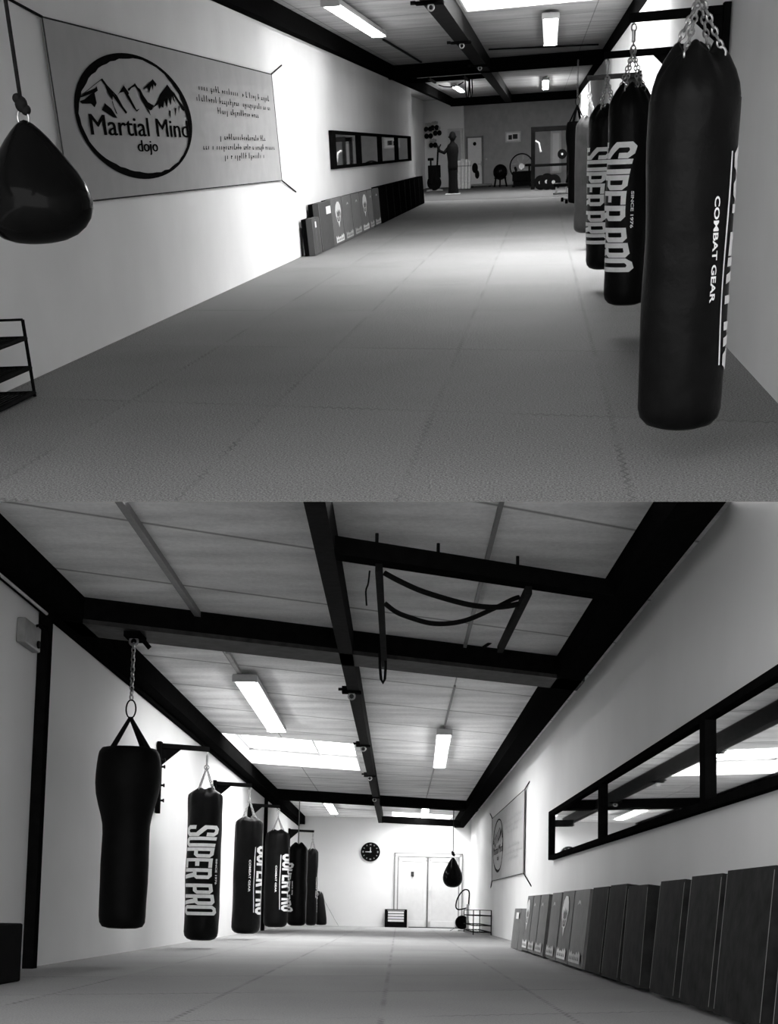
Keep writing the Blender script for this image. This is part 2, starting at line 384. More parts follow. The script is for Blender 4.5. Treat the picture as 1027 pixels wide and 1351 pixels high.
def make_bag(room, base, r, H, label, yaw=0, cap=.05, chain_top=None, seed=1, prints=True, m=None, chain_rise=None, single=False):
    """base: centre of the bag's underside; chain_top: z (room) where the chain is hooked on."""
    t = thing('hanging_punching_bag', room, base, label, 'punching bag', 'punching bags', yaw)
    body = link('bag_body', bag_mesh(r, H, cap, seed), m or M['vinyl'], t, True)
    if prints:
        NZ = bag_radius_noise(seed)
        z0, z1 = H*.745, H*.165
        bow = lambda u: 100+29*(2*u-1)**2
        link('print', wrap(WORD, r, lambda u: z0+(z1-z0)*u, lambda u, v: -62+v*bow(u), NZ, H), M['print'], t)
        link('print', wrap(SINCE, r, lambda u: H*.53+(H*.365-H*.53)*u, lambda u, v: 51+v*8, NZ, H), M['print'], t)
        link('print', wrap(GEAR, r, lambda u: H*.625+(H*.355-H*.625)*u, lambda u, v: -95+v*8, NZ, H), M['print'], t)
        ln = [((i+j)/40.0, v) for i in range(0, 40) for j, v in ((0,0),(1,0),(1,1),(0,1))]
        link('print', wrap((ln, [tuple(range(4*i, 4*i+4)) for i in range(40)]), r, lambda u: z0-.02+(z1-z0+.05)*u, lambda u, v: -74+v*3+3*(2*u-1)**2, NZ, H), M['print'], t)
    if chain_top is not None:
        top = chain_top-base[2]; rise = chain_rise or min((top-H)*.6, .34)
        hub = H*(1-cap*.1)+rise; ch = MB(); dr = MB()
        for i in range(4):
            a = PI/4+i*PI/2-yaw+.25; q = V((r*.55*math.cos(a), r*.55*math.sin(a), H*(1-cap*.35)))
            ch.chain(q+V((0,0,.02)), (0, 0, hub), .036, .0048)
            link('ring', MB().ring(q, (-math.sin(a), math.cos(a), 0), .022, .005, 14, 6), M['chain'], body, True)
        if top-hub > .12:
            ch.ring((0,0,hub), (0,1,0), .028, .006, 14, 6)
            sw = MB().tube([(0,0,top-.03), (0,0,top-.11)], .014, 10); sw.ring((0,0,top-.018), (1,0,0), .025, .006, 14, 6)
            ch.chain((0,0,hub), (0,0,top-.10), .042, .0055)
        co = link('chain', ch, M['chain'], t, True)
        if top-hub > .12: link('swivel', sw, M['chain'], co, True)
    return t

def wall_bracket(room, at, arm, label, side, k, plate=.5, bolts=()):
    """Steel wall arm: at = top of the wall plate on the wall, arm = length into the room (along the oblique cross direction)."""
    t = thing('wall_mounted_bag_bracket', room, at, label, 'wall bracket', 'bag brackets')
    s = side; d = V((s, s*k, 0)).normalized()
    p = MB().box(*sorted((s*.012, s*.062)), -.05, .05, -plate, .0)
    wp = link('wall_plate', p, M['steel'], t, bevel=.004)
    e = d*(arm/abs(d.x))
    a = MB().bar(d*.06+V((0,0,-.045)), e*1.0+V((0,0,-.045)), .05, .06)
    link('arm', a, M['steel'], t, bevel=.004)
    g = MB().poly([d*.06+V((0,-.01,-.07)), d*.30+V((0,-.01,-.07)), d*.06+V((0,-.01,-.28))], (0,.02,0))
    link('gusset', g, M['steel'], t)
    for i, z in enumerate(bolts):
        b = MB().tube([(s*.055, -.02, z), (s*.10, -.02, z)], .012, 8).disc((s*.105, -.02, z), (1,0,0), .022, .014, 6)
        link('bolt', b, M['steel2'], wp)
    return t, V(at)+e+V((0,0,-.09))

# =================================================================================================
#                                                  LOWER HALL
# =================================================================================================
kL = L.k; XL, XR = -2.90, 2.02; ZB, ZC = 2.85, 3.08
kE = .03
pe = L.Z(500, 1222.9); cW = pe.y-kE*pe.x; cEnd = cW+.6
fY0 = 1.2
pz = L.Z(413, 724, ZC); per = L.c(L.Z(413, 795, ZC))-L.c(pz)
floL = floor_mat('puzzle_mats_lower', .30, L, .94, L.Z(503, 1345).x, 1.95, L.c(L.Z(300, 1346)), .55, .30)
struct('floor', MB().skew(kL, XL-.3, XR+.3, 0, cEnd+2, -.12, 0), floL, L, 'grey rubber puzzle mat floor of the lower hall', 'floor', 'lower')
ceL = ceil_mat('ceiling_boards_lower', .82, L, per, L.c(pz), L.Z(600, 905, ZC).x-L.Z(160, 663, ZC).x, L.Z(160, 663, ZC).x)
# skylight opening
s_far = L.c(L.Z(402, 1011.5, ZC)); s_near = L.c(L.Z(375, 973.5, ZC)); sx0 = L.Z(326, 1005, ZC).x; sx1 = L.Z(478, 1017, ZC).x
c0, c1 = 1.0, cEnd+2; x0, x1 = XL-.2, XR+.2
s2_near, s2_far = L.c(L.Z(450, 1067, ZC)), L.c(L.Z(450, 1077.5, ZC)); s2x0, s2x1 = L.Z(408, 1066, ZC).x, L.Z(492, 1073, ZC).x
s3_near, s3_far = cW-2.4, cW-.75; s2_far = min(s2_far, s3_near-.15); s3x0, s3x1 = -.25, 1.45
cb = MB()
def ceil_piece(a, b, c, d): cb.skew(kL, a, b, c, d, ZC, ZC+.30)
ceil_piece(x0, x1, c0, s_near); ceil_piece(x0, sx0, s_near, s_far); ceil_piece(sx1, x1, s_near, s_far)
ceil_piece(x0, x1, s_far, s2_near); ceil_piece(x0, s2x0, s2_near, s2_far); ceil_piece(s2x1, x1, s2_near, s2_far)
ceil_piece(x0, x1, s2_far, s3_near); ceil_piece(x0, s3x0, s3_near, s3_far); ceil_piece(s3x1, x1, s3_near, s3_far); ceil_piece(x0, x1, s3_far, c1)
struct('ceiling', cb, ceL, L, 'pale boarded ceiling of the lower hall with dark joints', 'ceiling', 'lower')
struct('wall_left', MB().box(XL-.2, XL, fY0, 60, -.1, ZC+.05), M['wallL'], L, 'white plaster wall behind the bags of the lower hall', 'wall', 'lower')
struct('wall_right', MB().box(XR, XR+.2, fY0, 60, -.1, ZC+.05), M['wallL'], L, 'white plaster wall with the long mirror in the lower hall', 'wall', 'lower')
struct('wall_back', MB().skew(kE, XL-.2, XR+.2, cW, cW+.2, -.1, ZC+.30), M['wallL'], L, 'white end wall with the double door in the lower hall', 'wall')

def skylight(name, a, b, c, d, rise, label, mulls, pane, room, k, zc):
    t = thing(name, room, (a, c+k*a, zc), label, 'skylight', kind='structure')
    ox, oy = a, c+k*a
    def sk(mb, *q): mb.skew(k, *q); return mb
    rv = MB()
    w = .03
    for q in ((a, a+w, c, d), (b-w, b, c, d), (a+w, b-w, c, c+w), (a+w, b-w, d-w, d)): rv.skew(k, q[0], q[1], q[2], q[3], zc-.004, zc+rise)
    rv.xf(lambda v: v-V((ox, oy, zc)))
    link('reveal', rv, M['reveal'], t)
    fr = MB(); 
    for q in ((a, a+.10, c, d), (b-.10, b, c, d), (a, b, c, c+.16), (a, b, d-.16, d)): fr.skew(k, *q, zc+rise-.05, zc+rise-.0)
    for f in mulls: x = a+(b-a)*f; fr.skew(k, x-.02, x+.02, c, d, zc+rise-.07, zc+rise-.01)
    fr.xf(lambda v: v-V((ox, oy, zc))); link('sash_frame', fr, M['white'], t)
    gl = MB().skew(k, a, b, c, d, zc+rise+.002, zc+rise+.02); gl.xf(lambda v: v-V((ox, oy, zc))); link('pane', gl, pane, t)
    return t
skylight('window_1', sx0, sx1, s_near, s_far, .30, 'large skylight in the lower hall ceiling left of the centre beam', (.62,), M['sky'], L, kL, ZC)
skylight('window_2', s2x0, s2x1, s2_near, s2_far, .12, 'slatted skylight in the lower hall beyond the far crossbeam', (.3, .6), M['sky2'], L, kL, ZC)
skylight('window_3', s3x0, s3x1, s3_near, s3_far, .30, 'narrow skylight washing the end wall above the double door', (.5,), M['sky2'], L, kL, ZC)

# steel beams
cb1 = L.c(L.Z(420, 826, ZC)); cb1b = L.c(L.Z(420, 871, ZB))
struct('steel_beam', MB().box(XL+.01, XL+.20, fY0, 40, ZB, ZC).box(XL+.004, XL+.05, fY0, 40, ZB-.05, ZB), M['steel'], L, 'black steel beam along the left wall of the lower hall', 'beam', 'lower')
struct('steel_beam', MB().box(1.54, 1.81, fY0, 38, ZB, ZC), M['steel'], L, 'black steel beam along the mirror wall of the lower hall', 'beam', 'lower')
cl0, cl1 = L.Z(401, 665, ZB).x, L.Z(430, 665, ZB).x
struct('steel_beam', MB().box(cl0, cl1, fY0, cEnd-1.9, ZB+.0, ZC), M['steel2'], L, 'black steel beam down the middle of the lower ceiling', 'beam', 'lower')
b = MB().skew(kL, XL+.01, 1.84, cb1, cb1b, ZB+.04, ZC)
beam1 = struct('steel_beam', b, M['steel'], L, 'deep black crossbeam nearest the viewer in the lower hall', 'beam', 'lower')
link('flange', MB().skew(kL, XL+.01, 1.84, cb1-.02, cb1b+.10, ZB, ZB+.038), M['flange'], beam1)
cb2 = L.c(L.Z(500, 1049, ZC)); 
struct('steel_beam', MB().skew(kL, XL+.01, 1.84, cb2, cb2+.55, ZB+.02, ZC), M['steel'], L, 'second black crossbeam beyond the skylight in the lower hall', 'beam')
cb3 = L.c(L.Y(560, 1080, 33.4))
struct('steel_beam', MB().skew(kL, cl1, 1.60, cb3, cb3+.35, 2.72, 2.875), M['steel'], L, 'farthest short black crossbeam above the double door', 'beam')
# uprights on the left wall
p1 = L.X(58, 900, XL+.05); 
struct('steel_post', MB().box(XL+.002, XL+.085, p1.y-.06, p1.y+.06, 0, ZB), M['steel'], L, 'black steel post on the left wall beside the dark box', 'post')
p2 = L.X(350, 1150, XL+.05)
struct('steel_post', MB().box(XL+.002, XL+.06, p2.y-.12, p2.y+.12, 0, ZB), M['steel'], L, 'thin black post on the left wall behind the third printed bag', 'post')
# conduits
pipe = MB().tube([(1.90, 8.2, ZC-.06), (1.90, 36, ZC-.06)], .035, 10)
tag(link('cable_conduit', pipe, M['white'], None, True, 'lower', 0, L), 'white pipe between steel beam and mirror wall', 'conduit')
q0, q1 = L.Z(160, 663, ZC-.03), L.Z(255, 805, ZC-.03)
tag(link('cable_conduit', MB().bar((q0.x, q0.y-1, ZC-.025), (q0.x, q1.y+.6, ZC-.025), .05, .05), M['grey'], None, False, 'lower', 0, L), 'grey conduit on the near left ceiling boards of the lower hall', 'conduit')
q0, q1 = L.Z(657, 668, ZC-.02), L.Z(613, 862, ZC-.02)
tag(link('cable_conduit', MB().bar((L.Z(600, 905, ZC).x, q0.y-1, ZC-.018), (L.Z(600, 905, ZC).x, q1.y, ZC-.018), .03, .03), M['grey'], None, False, 'lower', 0, L), 'thin conduit on the near right ceiling boards of the lower hall', 'conduit')
q0 = L.X(0, 788, XL+.04)
tag(link('cable_conduit', MB().tube([(XL+.075, fY0, ZB-.07), (XL+.075, p1.y-.1, ZB-.07)], .012, 8), M['pale'], None, True, 'lower', 0, L), 'pale pipe under the left wall beam near the junction box', 'conduit')

# luminaires
def ceiling_light(room, a, b, w, z, zc, label, mt):
    """a,b: ends (x,y) of a batten lamp whose diffuser hangs at height z."""
    a, b = V((a.x, a.y, z)), V((b.x, b.y, z)); t = thing('ceiling_light', room, a, label, 'ceiling light', 'fluorescent battens'); d = b-a; h = zc-z
    up = V((0,0,1))
    link('housing', MB().bar(V((0,0,.05)), d+V((0,0,.05)), w, .06), M['lampbody'], t)
    dn = d.normalized()
    link('diffuser', MB().bar(dn*.05+V((0,0,.008)), d-dn*.05+V((0,0,.008)), w*.78, .024), mt, t)
    for e in (V((0,0,.032)), d+V((0,0,.032))): link('end_cap', MB().bar(e-dn*.02, e+dn*.02, w*1.04, .075), M['lampbody'], t)
    if h > .085: [link('hanger', MB().bar(e_+V((0,0,.07)), e_+V((0,0,h)), .03, .03), M['lampbody'], t) for e_ in (dn*.4, d-dn*.4)]
    return t
zl = ZC-.13
def lum(room, pa, pb, w, z, zc, label, mt): return ceiling_light(room, room.Z(*pa, z), room.Z(*pb, z), w, z, zc, label, mt)
lum(L, (323, 899), (365, 966), .26, zl, ZC, 'long lit lamp nearer the left wall of the lower hall', M['lamp'])
lum(L, (586.5, 969), (580, 1013), .21, zl, ZC, 'lit lamp right of the centre beam in the lower hall', M['lamp'])
lum(L, (432, 1060), (441, 1074), .22, zl, ZC, 'small far lamp by the slatted skylight of the lower hall', M['lamp'])
lum(L, (562, 1066), (560, 1079), .2, zl, ZC, 'small far lamp above the lower double door', M['lamp'])
tag(link('cable_conduit', MB().bar((L.Z(300, 860, ZC-.02).x, L.Z(300, 860, ZC-.02).y, ZC-.02), (L.Z(322, 897, ZC-.02).x, L.Z(322, 897, ZC-.02).y, ZC-.02), .04, .04), M['pale'], None, False, None, 0, L), 'pale conduit feeding the long lamp of the lower hall', 'conduit')
q0 = L.Z(598, 905, ZC-.015); q1 = L.Z(588, 968, ZC-.015); q2 = L.Z(578, 1014, ZC-.015); q3 = L.Z(571, 1050, ZC-.015)
tag(link('cable_conduit', MB().bar((L.Z(600, 905, ZC).x, q0.y, ZC-.016), (L.Z(600, 905, ZC).x, q3.y-.4, ZC-.016), .022, .024), M['grey'], None, False, None, 0, L), 'thin grey conduit running over the lower right lamp', 'conduit')

# beam clamps on the centre beam
for i, (px, py) in enumerate(((467, 912), (484, 983), (491, 1023), (498, 1052))):
    q = L.Z(px, py, ZB); t = thing('beam_clamp', L, (cl0, q.y, ZB), ('nearest hook clamp on the lower centre beam', 'hook clamp on the lower centre beam, level with the left lamp', 'hook clamp on the lower centre beam just beyond the skylight', 'hook clamp where the lower centre beam meets the far crossbeam')[i], 'clamp', 'beam clamps')
    w = cl1-cl0
    link('clamp_plate', MB().box(-.06, w+.02, -.06, .06, -.025, -.002).box(-.06, -.004, -.05, .05, -.025, .05), M['steel'], t, bevel=.004)
    link('hook', MB().ring((w*.35, 0, -.055), (0,1,0), .035, .010, 14, 6), M['chain'], t, True)
    link('bolt', MB().tube([(-.10, 0, .02), (-.06, 0, .02)], .016, 8), M['steel2'], t)

# pull-up frame between centre beam and right beam (near bay)
zr = ZB-.02
a0 = L.Z(445, 738, ZB); a1 = L.Z(818, 795, ZB)
tf = thing('ceiling_mounted_pull_up_frame', L, (cl1, 0, ZB), 'black steel pull-up frame under the near bay of the lower ceiling', 'pull-up frame')
def lo(p, o): return V(p)-V(o)
o_ = (cl1, 0, ZB)
ca = L.c(L.Z(630, 763, ZB))
link('crossbar', MB().skew(kL, cl1, 1.54, ca-.09, ca+.09, ZB-.0, ZB+.12).xf(lambda v: v-V(o_)), M['steel'], tf)
r1 = L.Z(501, 757, ZB).x; r2 = L.Z(690, 793, ZB).x
rail1 = MB().bar((r1, ca+kL*r1, ZB-.03), (r1, cb1+kL*r1+.1, ZB-.03), .05, .06).xf(lambda v: v-V(o_)); link('rail', rail1, M['steel2'], tf)
r2e = L.Z(660, 857, ZB-.03)
rail2 = MB().bar((r2, ca+kL*r2, ZB-.03), (r2e.x, r2e.y, ZB-.03), .05, .06).xf(lambda v: v-V(o_)); link('rail', rail2, M['steel2'], tf)
for px in (497, 579, 692):
    q = L.Z(px, 745, ZB); y = ca+kL*q.x
    link('bolt', MB().tube([(q.x, y-.02, ZB+.1), (q.x, y-.02, ZB+.2)], .012, 8).xf(lambda v: v-V(o_)), M['steel2'], tf)
def strap(pxs, zA, name, label, r=.014, room=L, cc=ca, dz=0):
    """A slack strap whose points are given by pixels; it hangs in the plane of the rails' front ends."""
    pts = []
    n = len(pxs)
    for i, (px, py) in enumerate(pxs):
        f = i/(n-1); pts.append(room.C(px, py, cc+.10+dz))
    # smooth
    sm = []
    for i in range(len(pts)-1):
        p0, p1, p2, p3 = pts[max(0, i-1)], pts[i], pts[i+1], pts[min(len(pts)-1, i+2)]
        for j in range(5):
            t = j/5; sm.append(.5*((2*p1)+(p2-p0)*t+(2*p0-5*p1+4*p2-p3)*t*t+(3*p1-p0-3*p2+p3)*t*t*t))
    sm.append(pts[-1])
    mb = MB().tube(sm, r, 8)
    return tag(link(name, mb, M['strap'], None, True, None, 0, room), label, 'strap', 'straps on the pull-up frame')
strap([(507.5, 756), (528, 767), (560, 781), (611, 796), (644, 801), (668, 800), (684, 797)], 0, 'hanging_strap', 'upper slack strap spotted with studs between the pull-up rails', .020, dz=.02)
strap([(508, 796), (524, 808), (548, 817), (567, 822), (585, 823), (604, 821), (622, 816), (645, 806), (660, 799), (676, 791), (685, 788)], 0, 'hanging_strap', 'lower slack strap sagging between the pull-up rails', .018, dz=.25)
strap([(488, 753), (486, 770), (483, 780), (484, 799)], 0, 'hanging_strap', 'thin cord dangling left of the pull-up rails', .006)
strap([(637, 855), (650, 846), (662, 838), (669, 836)], 0, 'hanging_strap', 'short dark strap at the far end of the right pull-up rail', .015, dz=cb1-ca-.3)
q = L.C(505, 880, cb1-.2)
lp = MB().tube([L.C(501, 858, cb1-.2), L.C(501.5, 880, cb1-.2), L.C(503, 896, cb1-.2), L.C(505.5, 901, cb1-.2), L.C(508, 896, cb1-.2), L.C(509, 880, cb1-.2), L.C(508, 852, cb1-.2)], .013, 8)
tag(link('hanging_strap', lp, M['strap'], None, True, None, 0, L), 'black strap loop hanging below the near lower crossbeam', 'strap', 'straps on the pull-up frame')

# --- junction box with bracket on left wall
q = L.X(36, 836, XL+.02)
t = thing('wall_mounted_junction_box', L, (XL, q.y, q.z), 'small grey junction box high on the lower left wall', 'junction box')
link('box', MB().box(.002, .07, -.22, .20, -.11, .08), M['grey'], t, bevel=.01)
link('gland', MB().disc((.075, .12, -.06), (1,0,0), .03, .02, 12), M['black'], t)
link('clip', MB().tube([(.03, .06, .06), (.12, .06, .09), (.12, .24, .06)], .012, 6), M['steel'], t)

# --- bags on the left wall
def bag_from_px(room, Y, cx, ytop, ybot, w):
    b = room.Y(cx, ybot, Y); tp = room.Y(cx, ytop, Y)
    return V((b.x, Y, b.z)), w/2*Y/F*1.0, tp.z-b.z
labels = ['second heavy bag from the left in the lower hall, lettering facing the viewer',
          'third heavy bag from the left in the lower hall, lettering along its right edge',
          'fourth heavy bag from the left in the lower hall, overlapping the bag on the rope']
specs = [((208, 979), 15.4, 265, 1039, 1241, 45.5, 0, 1), ((279, 1030), 20.0, 324, 1077, 1232, 37, 107, 2), ((324, 1058), 24.6, 363, 1094, 1223.5, 31.5, 94, 3)]
tips = ((268.5, 990), (328.5, 1037.5), (364, 1065))
bn = ['nearest bag bracket on the lower left wall, studded with bolts', 'bag bracket on the lower left wall holding the third bag', 'bag bracket on the lower left wall holding the fourth bag']
for i, ((px, py), Yb, cx, yt, yb, w, yaw, sd) in enumerate(specs):
    base, r, H = bag_from_px(L, Yb, cx, yt, yb, w)
    wy = Yb - kL*(base.x-XL)*1.0
    at = V((XL, wy, 0)); at.z = L.X(px, py, XL+.03).z; at.z = L.Y(*tips[i], Yb).z+.06
    arm = base.x-XL
    t, tip = wall_bracket(L, at, arm+.02, bn[i], 1, kL, .85 if i == 0 else .55, (-.22, -.30, -.52, -.70) if i == 0 else ())
    make_bag(L, base, r, H, labels[i], math.radians(yaw), .045, tip.z, sd)
base, r, H = bag_from_px(L, 28.2, 391, 1111, 1221.5, 25)
base.y = cb2+kL*base.x+.25; base, r, H = bag_from_px(L, base.y, 391, 1111, 1221.5, 25); base.z = max(base.z, .02)
make_bag(L, base, r, H, 'fifth heavy bag from the left in the lower hall, hung on a rope', math.radians(-82), .07, None, 4)
tag(link('hanging_rope', MB().tube([(base.x, base.y, base.z+H*.97), (base.x, base.y, ZB+.02)], .012, 6), M['ropel'], None, True, None, 0, L), 'rope from the far lower crossbeam to the fifth bag', 'rope')
base, r, H = bag_from_px(L, 33.6, 410, 1119, 1221, 15.5); base.z = max(base.z, .02)
wy = 33.6-kL*(base.x-XL); at = V((XL, wy, L.Y(409, 1097, 33.6).z+.05))
t, tip = wall_bracket(L, at, base.x-XL+.02, 'farthest bag bracket on the lower left wall', 1, kL, .5)
make_bag(L, base, r, H, 'sixth heavy bag from the left in the lower hall, nearest its end wall', math.radians(143), .05, tip.z, 5)
# uppercut bag
def uppercut(room, Y, cx, ytop, ybot, scale, hook_z, label, seed, rim):
    base = room.Y(cx, ybot, Y); H = room.Y(cx, ytop, Y).z-base.z; s = scale*Y/F
    t = thing('hanging_uppercut_bag', room, (base.x, Y, base.z), label, 'punching bag', 'punching bags')
    pr = [(.001, 0), (18, .003), (26, .012), (29.5, .035), (30.5, .07)]+[(31, z) for z in (.15, .25, .35, .45, .52)]+[(31.5, .57), (33.5, .62), (37, .68), (40.5, .74), (42.5, .80), (43, .85), (42.5, .90), (41, .95), (39.5, .975), (36, .995), (30, 1.0), (10, .985), (.001, .98)]
    nz = bag_radius_noise(seed)
    link('bag_body', MB().lathe([(max(.001, q[0]*s), q[1]*H) for q in pr], 48, fn=lambda r, z, a: (r+nz(z, a)*(r > .05), z)), M['leather'], t, True)
    top = H+rim
    st = MB(); 
    for i in range(4):
        a = PI/4+i*PI/2+.3; e = V((38*s*math.cos(a), 38*s*math.sin(a), H*.96)); d = (V((0,0,top))-e)
        tn = V((-math.sin(a), math.cos(a), 0)); w0, w1 = .032, .02
        nrm = d.cross(tn).normalized()*.004
        st.hex8([e-tn*w0-nrm, e+tn*w0-nrm, V((0,0,top))+tn*w1-nrm, V((0,0,top))-tn*w1-nrm, e-tn*w0+nrm, e+tn*w0+nrm, V((0,0,top))+tn*w1+nrm, V((0,0,top))-tn*w1+nrm])
        link('strap', st, M['strap'], t); st = MB()
    cz = top
    car = MB().ring((0,0,cz+.07), (0,1,0), .042, .007, 18, 6, 1.9, (0,0,1)); link('carabiner', car, M['steel2'], t, True)
    ch = MB().chain((0,0,cz+.15), (0,0,hook_z-base.z), .055, .007)
    link('chain', ch, M['chain'], t, True)
    return t, base
Yu = cb1+kL*(-2.35)+.15
b_ = L.Y(160, 1225, Yu)
Yu = cb1+kL*b_.x+.15
uppercut(L, Yu, 161, 987, 1225.5, 1.0, ZB-.09, 'black waisted uppercut bag on webbing straps, leftmost bag of the lower hall', 3, .27)
hk = L.Y(171, 842, Yu)
b_ = L.Y(161, 1225.5, Yu)
t = thing('beam_clamp', L, (b_.x, Yu, ZB), 'hook clamp under the near lower crossbeam above the uppercut bag', 'clamp', 'beam clamps')
link('clamp_plate', MB().box(-.07, .07, -.10, .2, -.05, -.002), M['steel'], t, bevel=.004)
link('hook', MB().ring((0, 0, -.075), (0,1,0), .035, .010, 14, 6), M['chain'], t, True)
link('lever', MB().bar((.05, .05, -.03), (.13, .05, -.12), .03, .04), M['steel'], t)

# slumped bag and pole in the far left corner
yb_ = cW+kE*(-1.9)-.05
sl = L.Y(424, 1220, yb_-.45); s_ = (yb_-.45)/F
t = thing('slumped_punching_bag', L, (sl.x, yb_-.45, 0), 'short black bag leaning in the far corner of the lower hall', 'punching bag')
bb = MB().lathe([(.001, 0), (.12, .01), (.155, .05), (.165, .2), (.155, .5), (.14, .75), (.12, .88), (.08, .95), (.001, .97)], 32)
bb.xf(lambda v: (v.x-.11*v.z, v.y+.12*v.z, max(v.z*.98+.02, 0)))
link('bag_body', bb, M['vinyl'], t, True)
link('ring', MB().ring((-.05, .02, .92), (1,0,0), .04, .01).ring((-.13, -.02, .88), (0,1,0), .04, .01), M['chain'], t, True)
a = L.Y(447, 1221, yb_-.5); b = L.Y(416, 1166, yb_-.1)
tag(link('leaning_pole', MB().tube([(a.x, yb_-.5, .012), (b.x, yb_-.1, b.z)], .012, 8), M['pale'], None, True, None, 0, L), 'thin pole leaning behind the farthest bags of the lower hall', 'pole')

# --- dark plyo box at the left edge
q = L.Z(27, 1294.5); zt = L.Y(27, 1218, q.y).z
t = tag(link('plyometric_box', MB().box(-.40, 0, -.70, 0, 0, zt), M['black'], None, False, None, .012, L), 'black box standing by the left edge below the post', 'box')
place(t, L, (q.x, q.y, 0))

# --- end wall furniture (coordinates on the end wall plane)
wd = V((1, kE, 0)).normalized()                 # along the end wall
wn = V((kE, -1, 0)).normalized()                # out of the wall, towards the viewer
RZ = math.atan2(wd.y, wd.x)
def on_end(px, py): d = L.loc(px, py); return d*(cW/(d.y-kE*d.x))+L.o()
tl, br = on_end(522, 1126), on_end(610, 1224)
o = V((tl.x, tl.y, 0)); W = (on_end(610, 1175)-on_end(522, 1175)).dot(wd); Hd = tl.z
t = thing('door_1', L, o, 'white double door in the end wall of the lower hall', 'door', None, RZ, 'structure')
def wx(px): return (on_end(px, 1175)-on_end(522, 1175)).dot(wd)
def dbox(x0, x1, d0, d1, z0, z1): return MB().box(x0, x1, -d1, -d0, z0, z1)
link('gap_line', dbox(-.03, 0, .001, .05, 0, Hd+.03).box(W, W+.03, -.05, -.001, 0, Hd+.03).box(-.03, W+.03, -.05, -.001, Hd, Hd+.03), M['grey'], t)  # added grey strips stand in for the shaded gaps around frame and leaves
fr = dbox(0, .07, .001, .06, 0, Hd).box(W-.07, W, -.06, -.001, 0, Hd).box(0, W, -.06, -.001, Hd-.08, Hd)
link('door_frame', fr, M['doorw'], t, bevel=.006)
mid = wx(565)
for (x0, x1) in ((.085, mid-.012), (mid+.012, W-.085)):
    for q in ((x0-.02, x0+.012, .02, Hd-.1), (x1-.012, x1+.02, .02, Hd-.1)): link('gap_line', dbox(q[0], q[1], .03, .062, q[2], q[3]), M['grey'], t)
    lf = dbox(x0, x1, .002, .035, .02, Hd-.1); lv = link('door_leaf', lf, M['doorw'], t)
    rw = .10
    r_fr = MB()
    for q in ((x0, x0+rw, .02, Hd-.1), (x1-rw, x1, .02, Hd-.1), (x0, x1, .02, .20), (x0, x1, Hd-.22, Hd-.1)): r_fr.box(q[0], q[1], -.05, -.034, q[2], q[3])
    link('stile', r_fr, M['white'], lv, bevel=.006)
link('handle', dbox(mid+.03, mid+.075, .05, .075, Hd*.44, Hd*.58).box(mid+.02, mid+.16, -.12, -.095, Hd*.50, Hd*.52).box(mid+.04, mid+.065, -.12, -.05, Hd*.495, Hd*.525), M['white'], t)
link('plaque', dbox(wx(543), wx(547), .05, .06, on_end(545, 1156.5).z, on_end(545, 1150).z), M['inksoft'], t)
link('threshold', dbox(wx(541), W, .001, .10, 0, .025), M['inksoft'], t)
# round black sign / clock
c = on_end(489, 1124); rad = 12.2*c.y/F
t = thing('wall_clock', L, V((c.x, c.y, c.z)), 'round black clock on the end wall left of the double door', 'clock', None, RZ)
link('face', MB().tube([(0,-.002,0), (0,-.04,0)], rad, 40), M['black'], t)
link('rim', MB().ring((0,-.04,0), (0,1,0), rad*.97, .018, 40, 8), M['black'], t, True)
mk = MB()
for i in range(12):
    a = i*PI/6; d = V((math.sin(a), 0, math.cos(a))); s = V((d.z, 0, -d.x)); L0, L1, w = rad*.72, rad*.86, rad*(.05 if i % 3 else .10)
    mk.add([d*L0-s*w+V((0,-.043,0)), d*L0+s*w+V((0,-.043,0)), d*L1+s*w+V((0,-.043,0)), d*L1-s*w+V((0,-.043,0))], [(0,1,2,3)])
link('hour_mark', mk, M['grey'], t)
hd = MB().box(-.012, .012, -.047, -.044, -.02, rad*.5).xf(lambda v: v); hd.box(-rad*.55, .03, -.049, -.046, -.010, .010); link('hand', hd, M['pale'], t)
# heater
c = on_end(522, 1224); hw = 29*c.y/F; hh = on_end(522, 1200).z+.01
fp = V((c.x, c.y, 0))+wn*.06
t = thing('panel_heater', L, V((fp.x, fp.y, 0)), 'black framed slatted heater on the floor left of the double door', 'heater', None, RZ)
link('casing', dbox(-hw/2, -hw/2+.07, 0, .22, .0, hh).box(hw/2-.07, hw/2, -.22, 0, 0, hh).box(-hw/2, hw/2, -.22, 0, 0, .12).box(-hw/2, hw/2, -.03, 0, .1, hh), M['black'], t, bevel=.008)
for i in range(4):
    z = .16+i*(hh-.2)/4; link('slat', dbox(-hw/2+.09, hw/2-.09, .05, .20, z, z+(hh-.2)/4*.72), M['white'], t)
link('top_grille', dbox(-hw/2+.07, hw/2-.07, .04, .2, hh-.05, hh-.02), M['grey'], t)
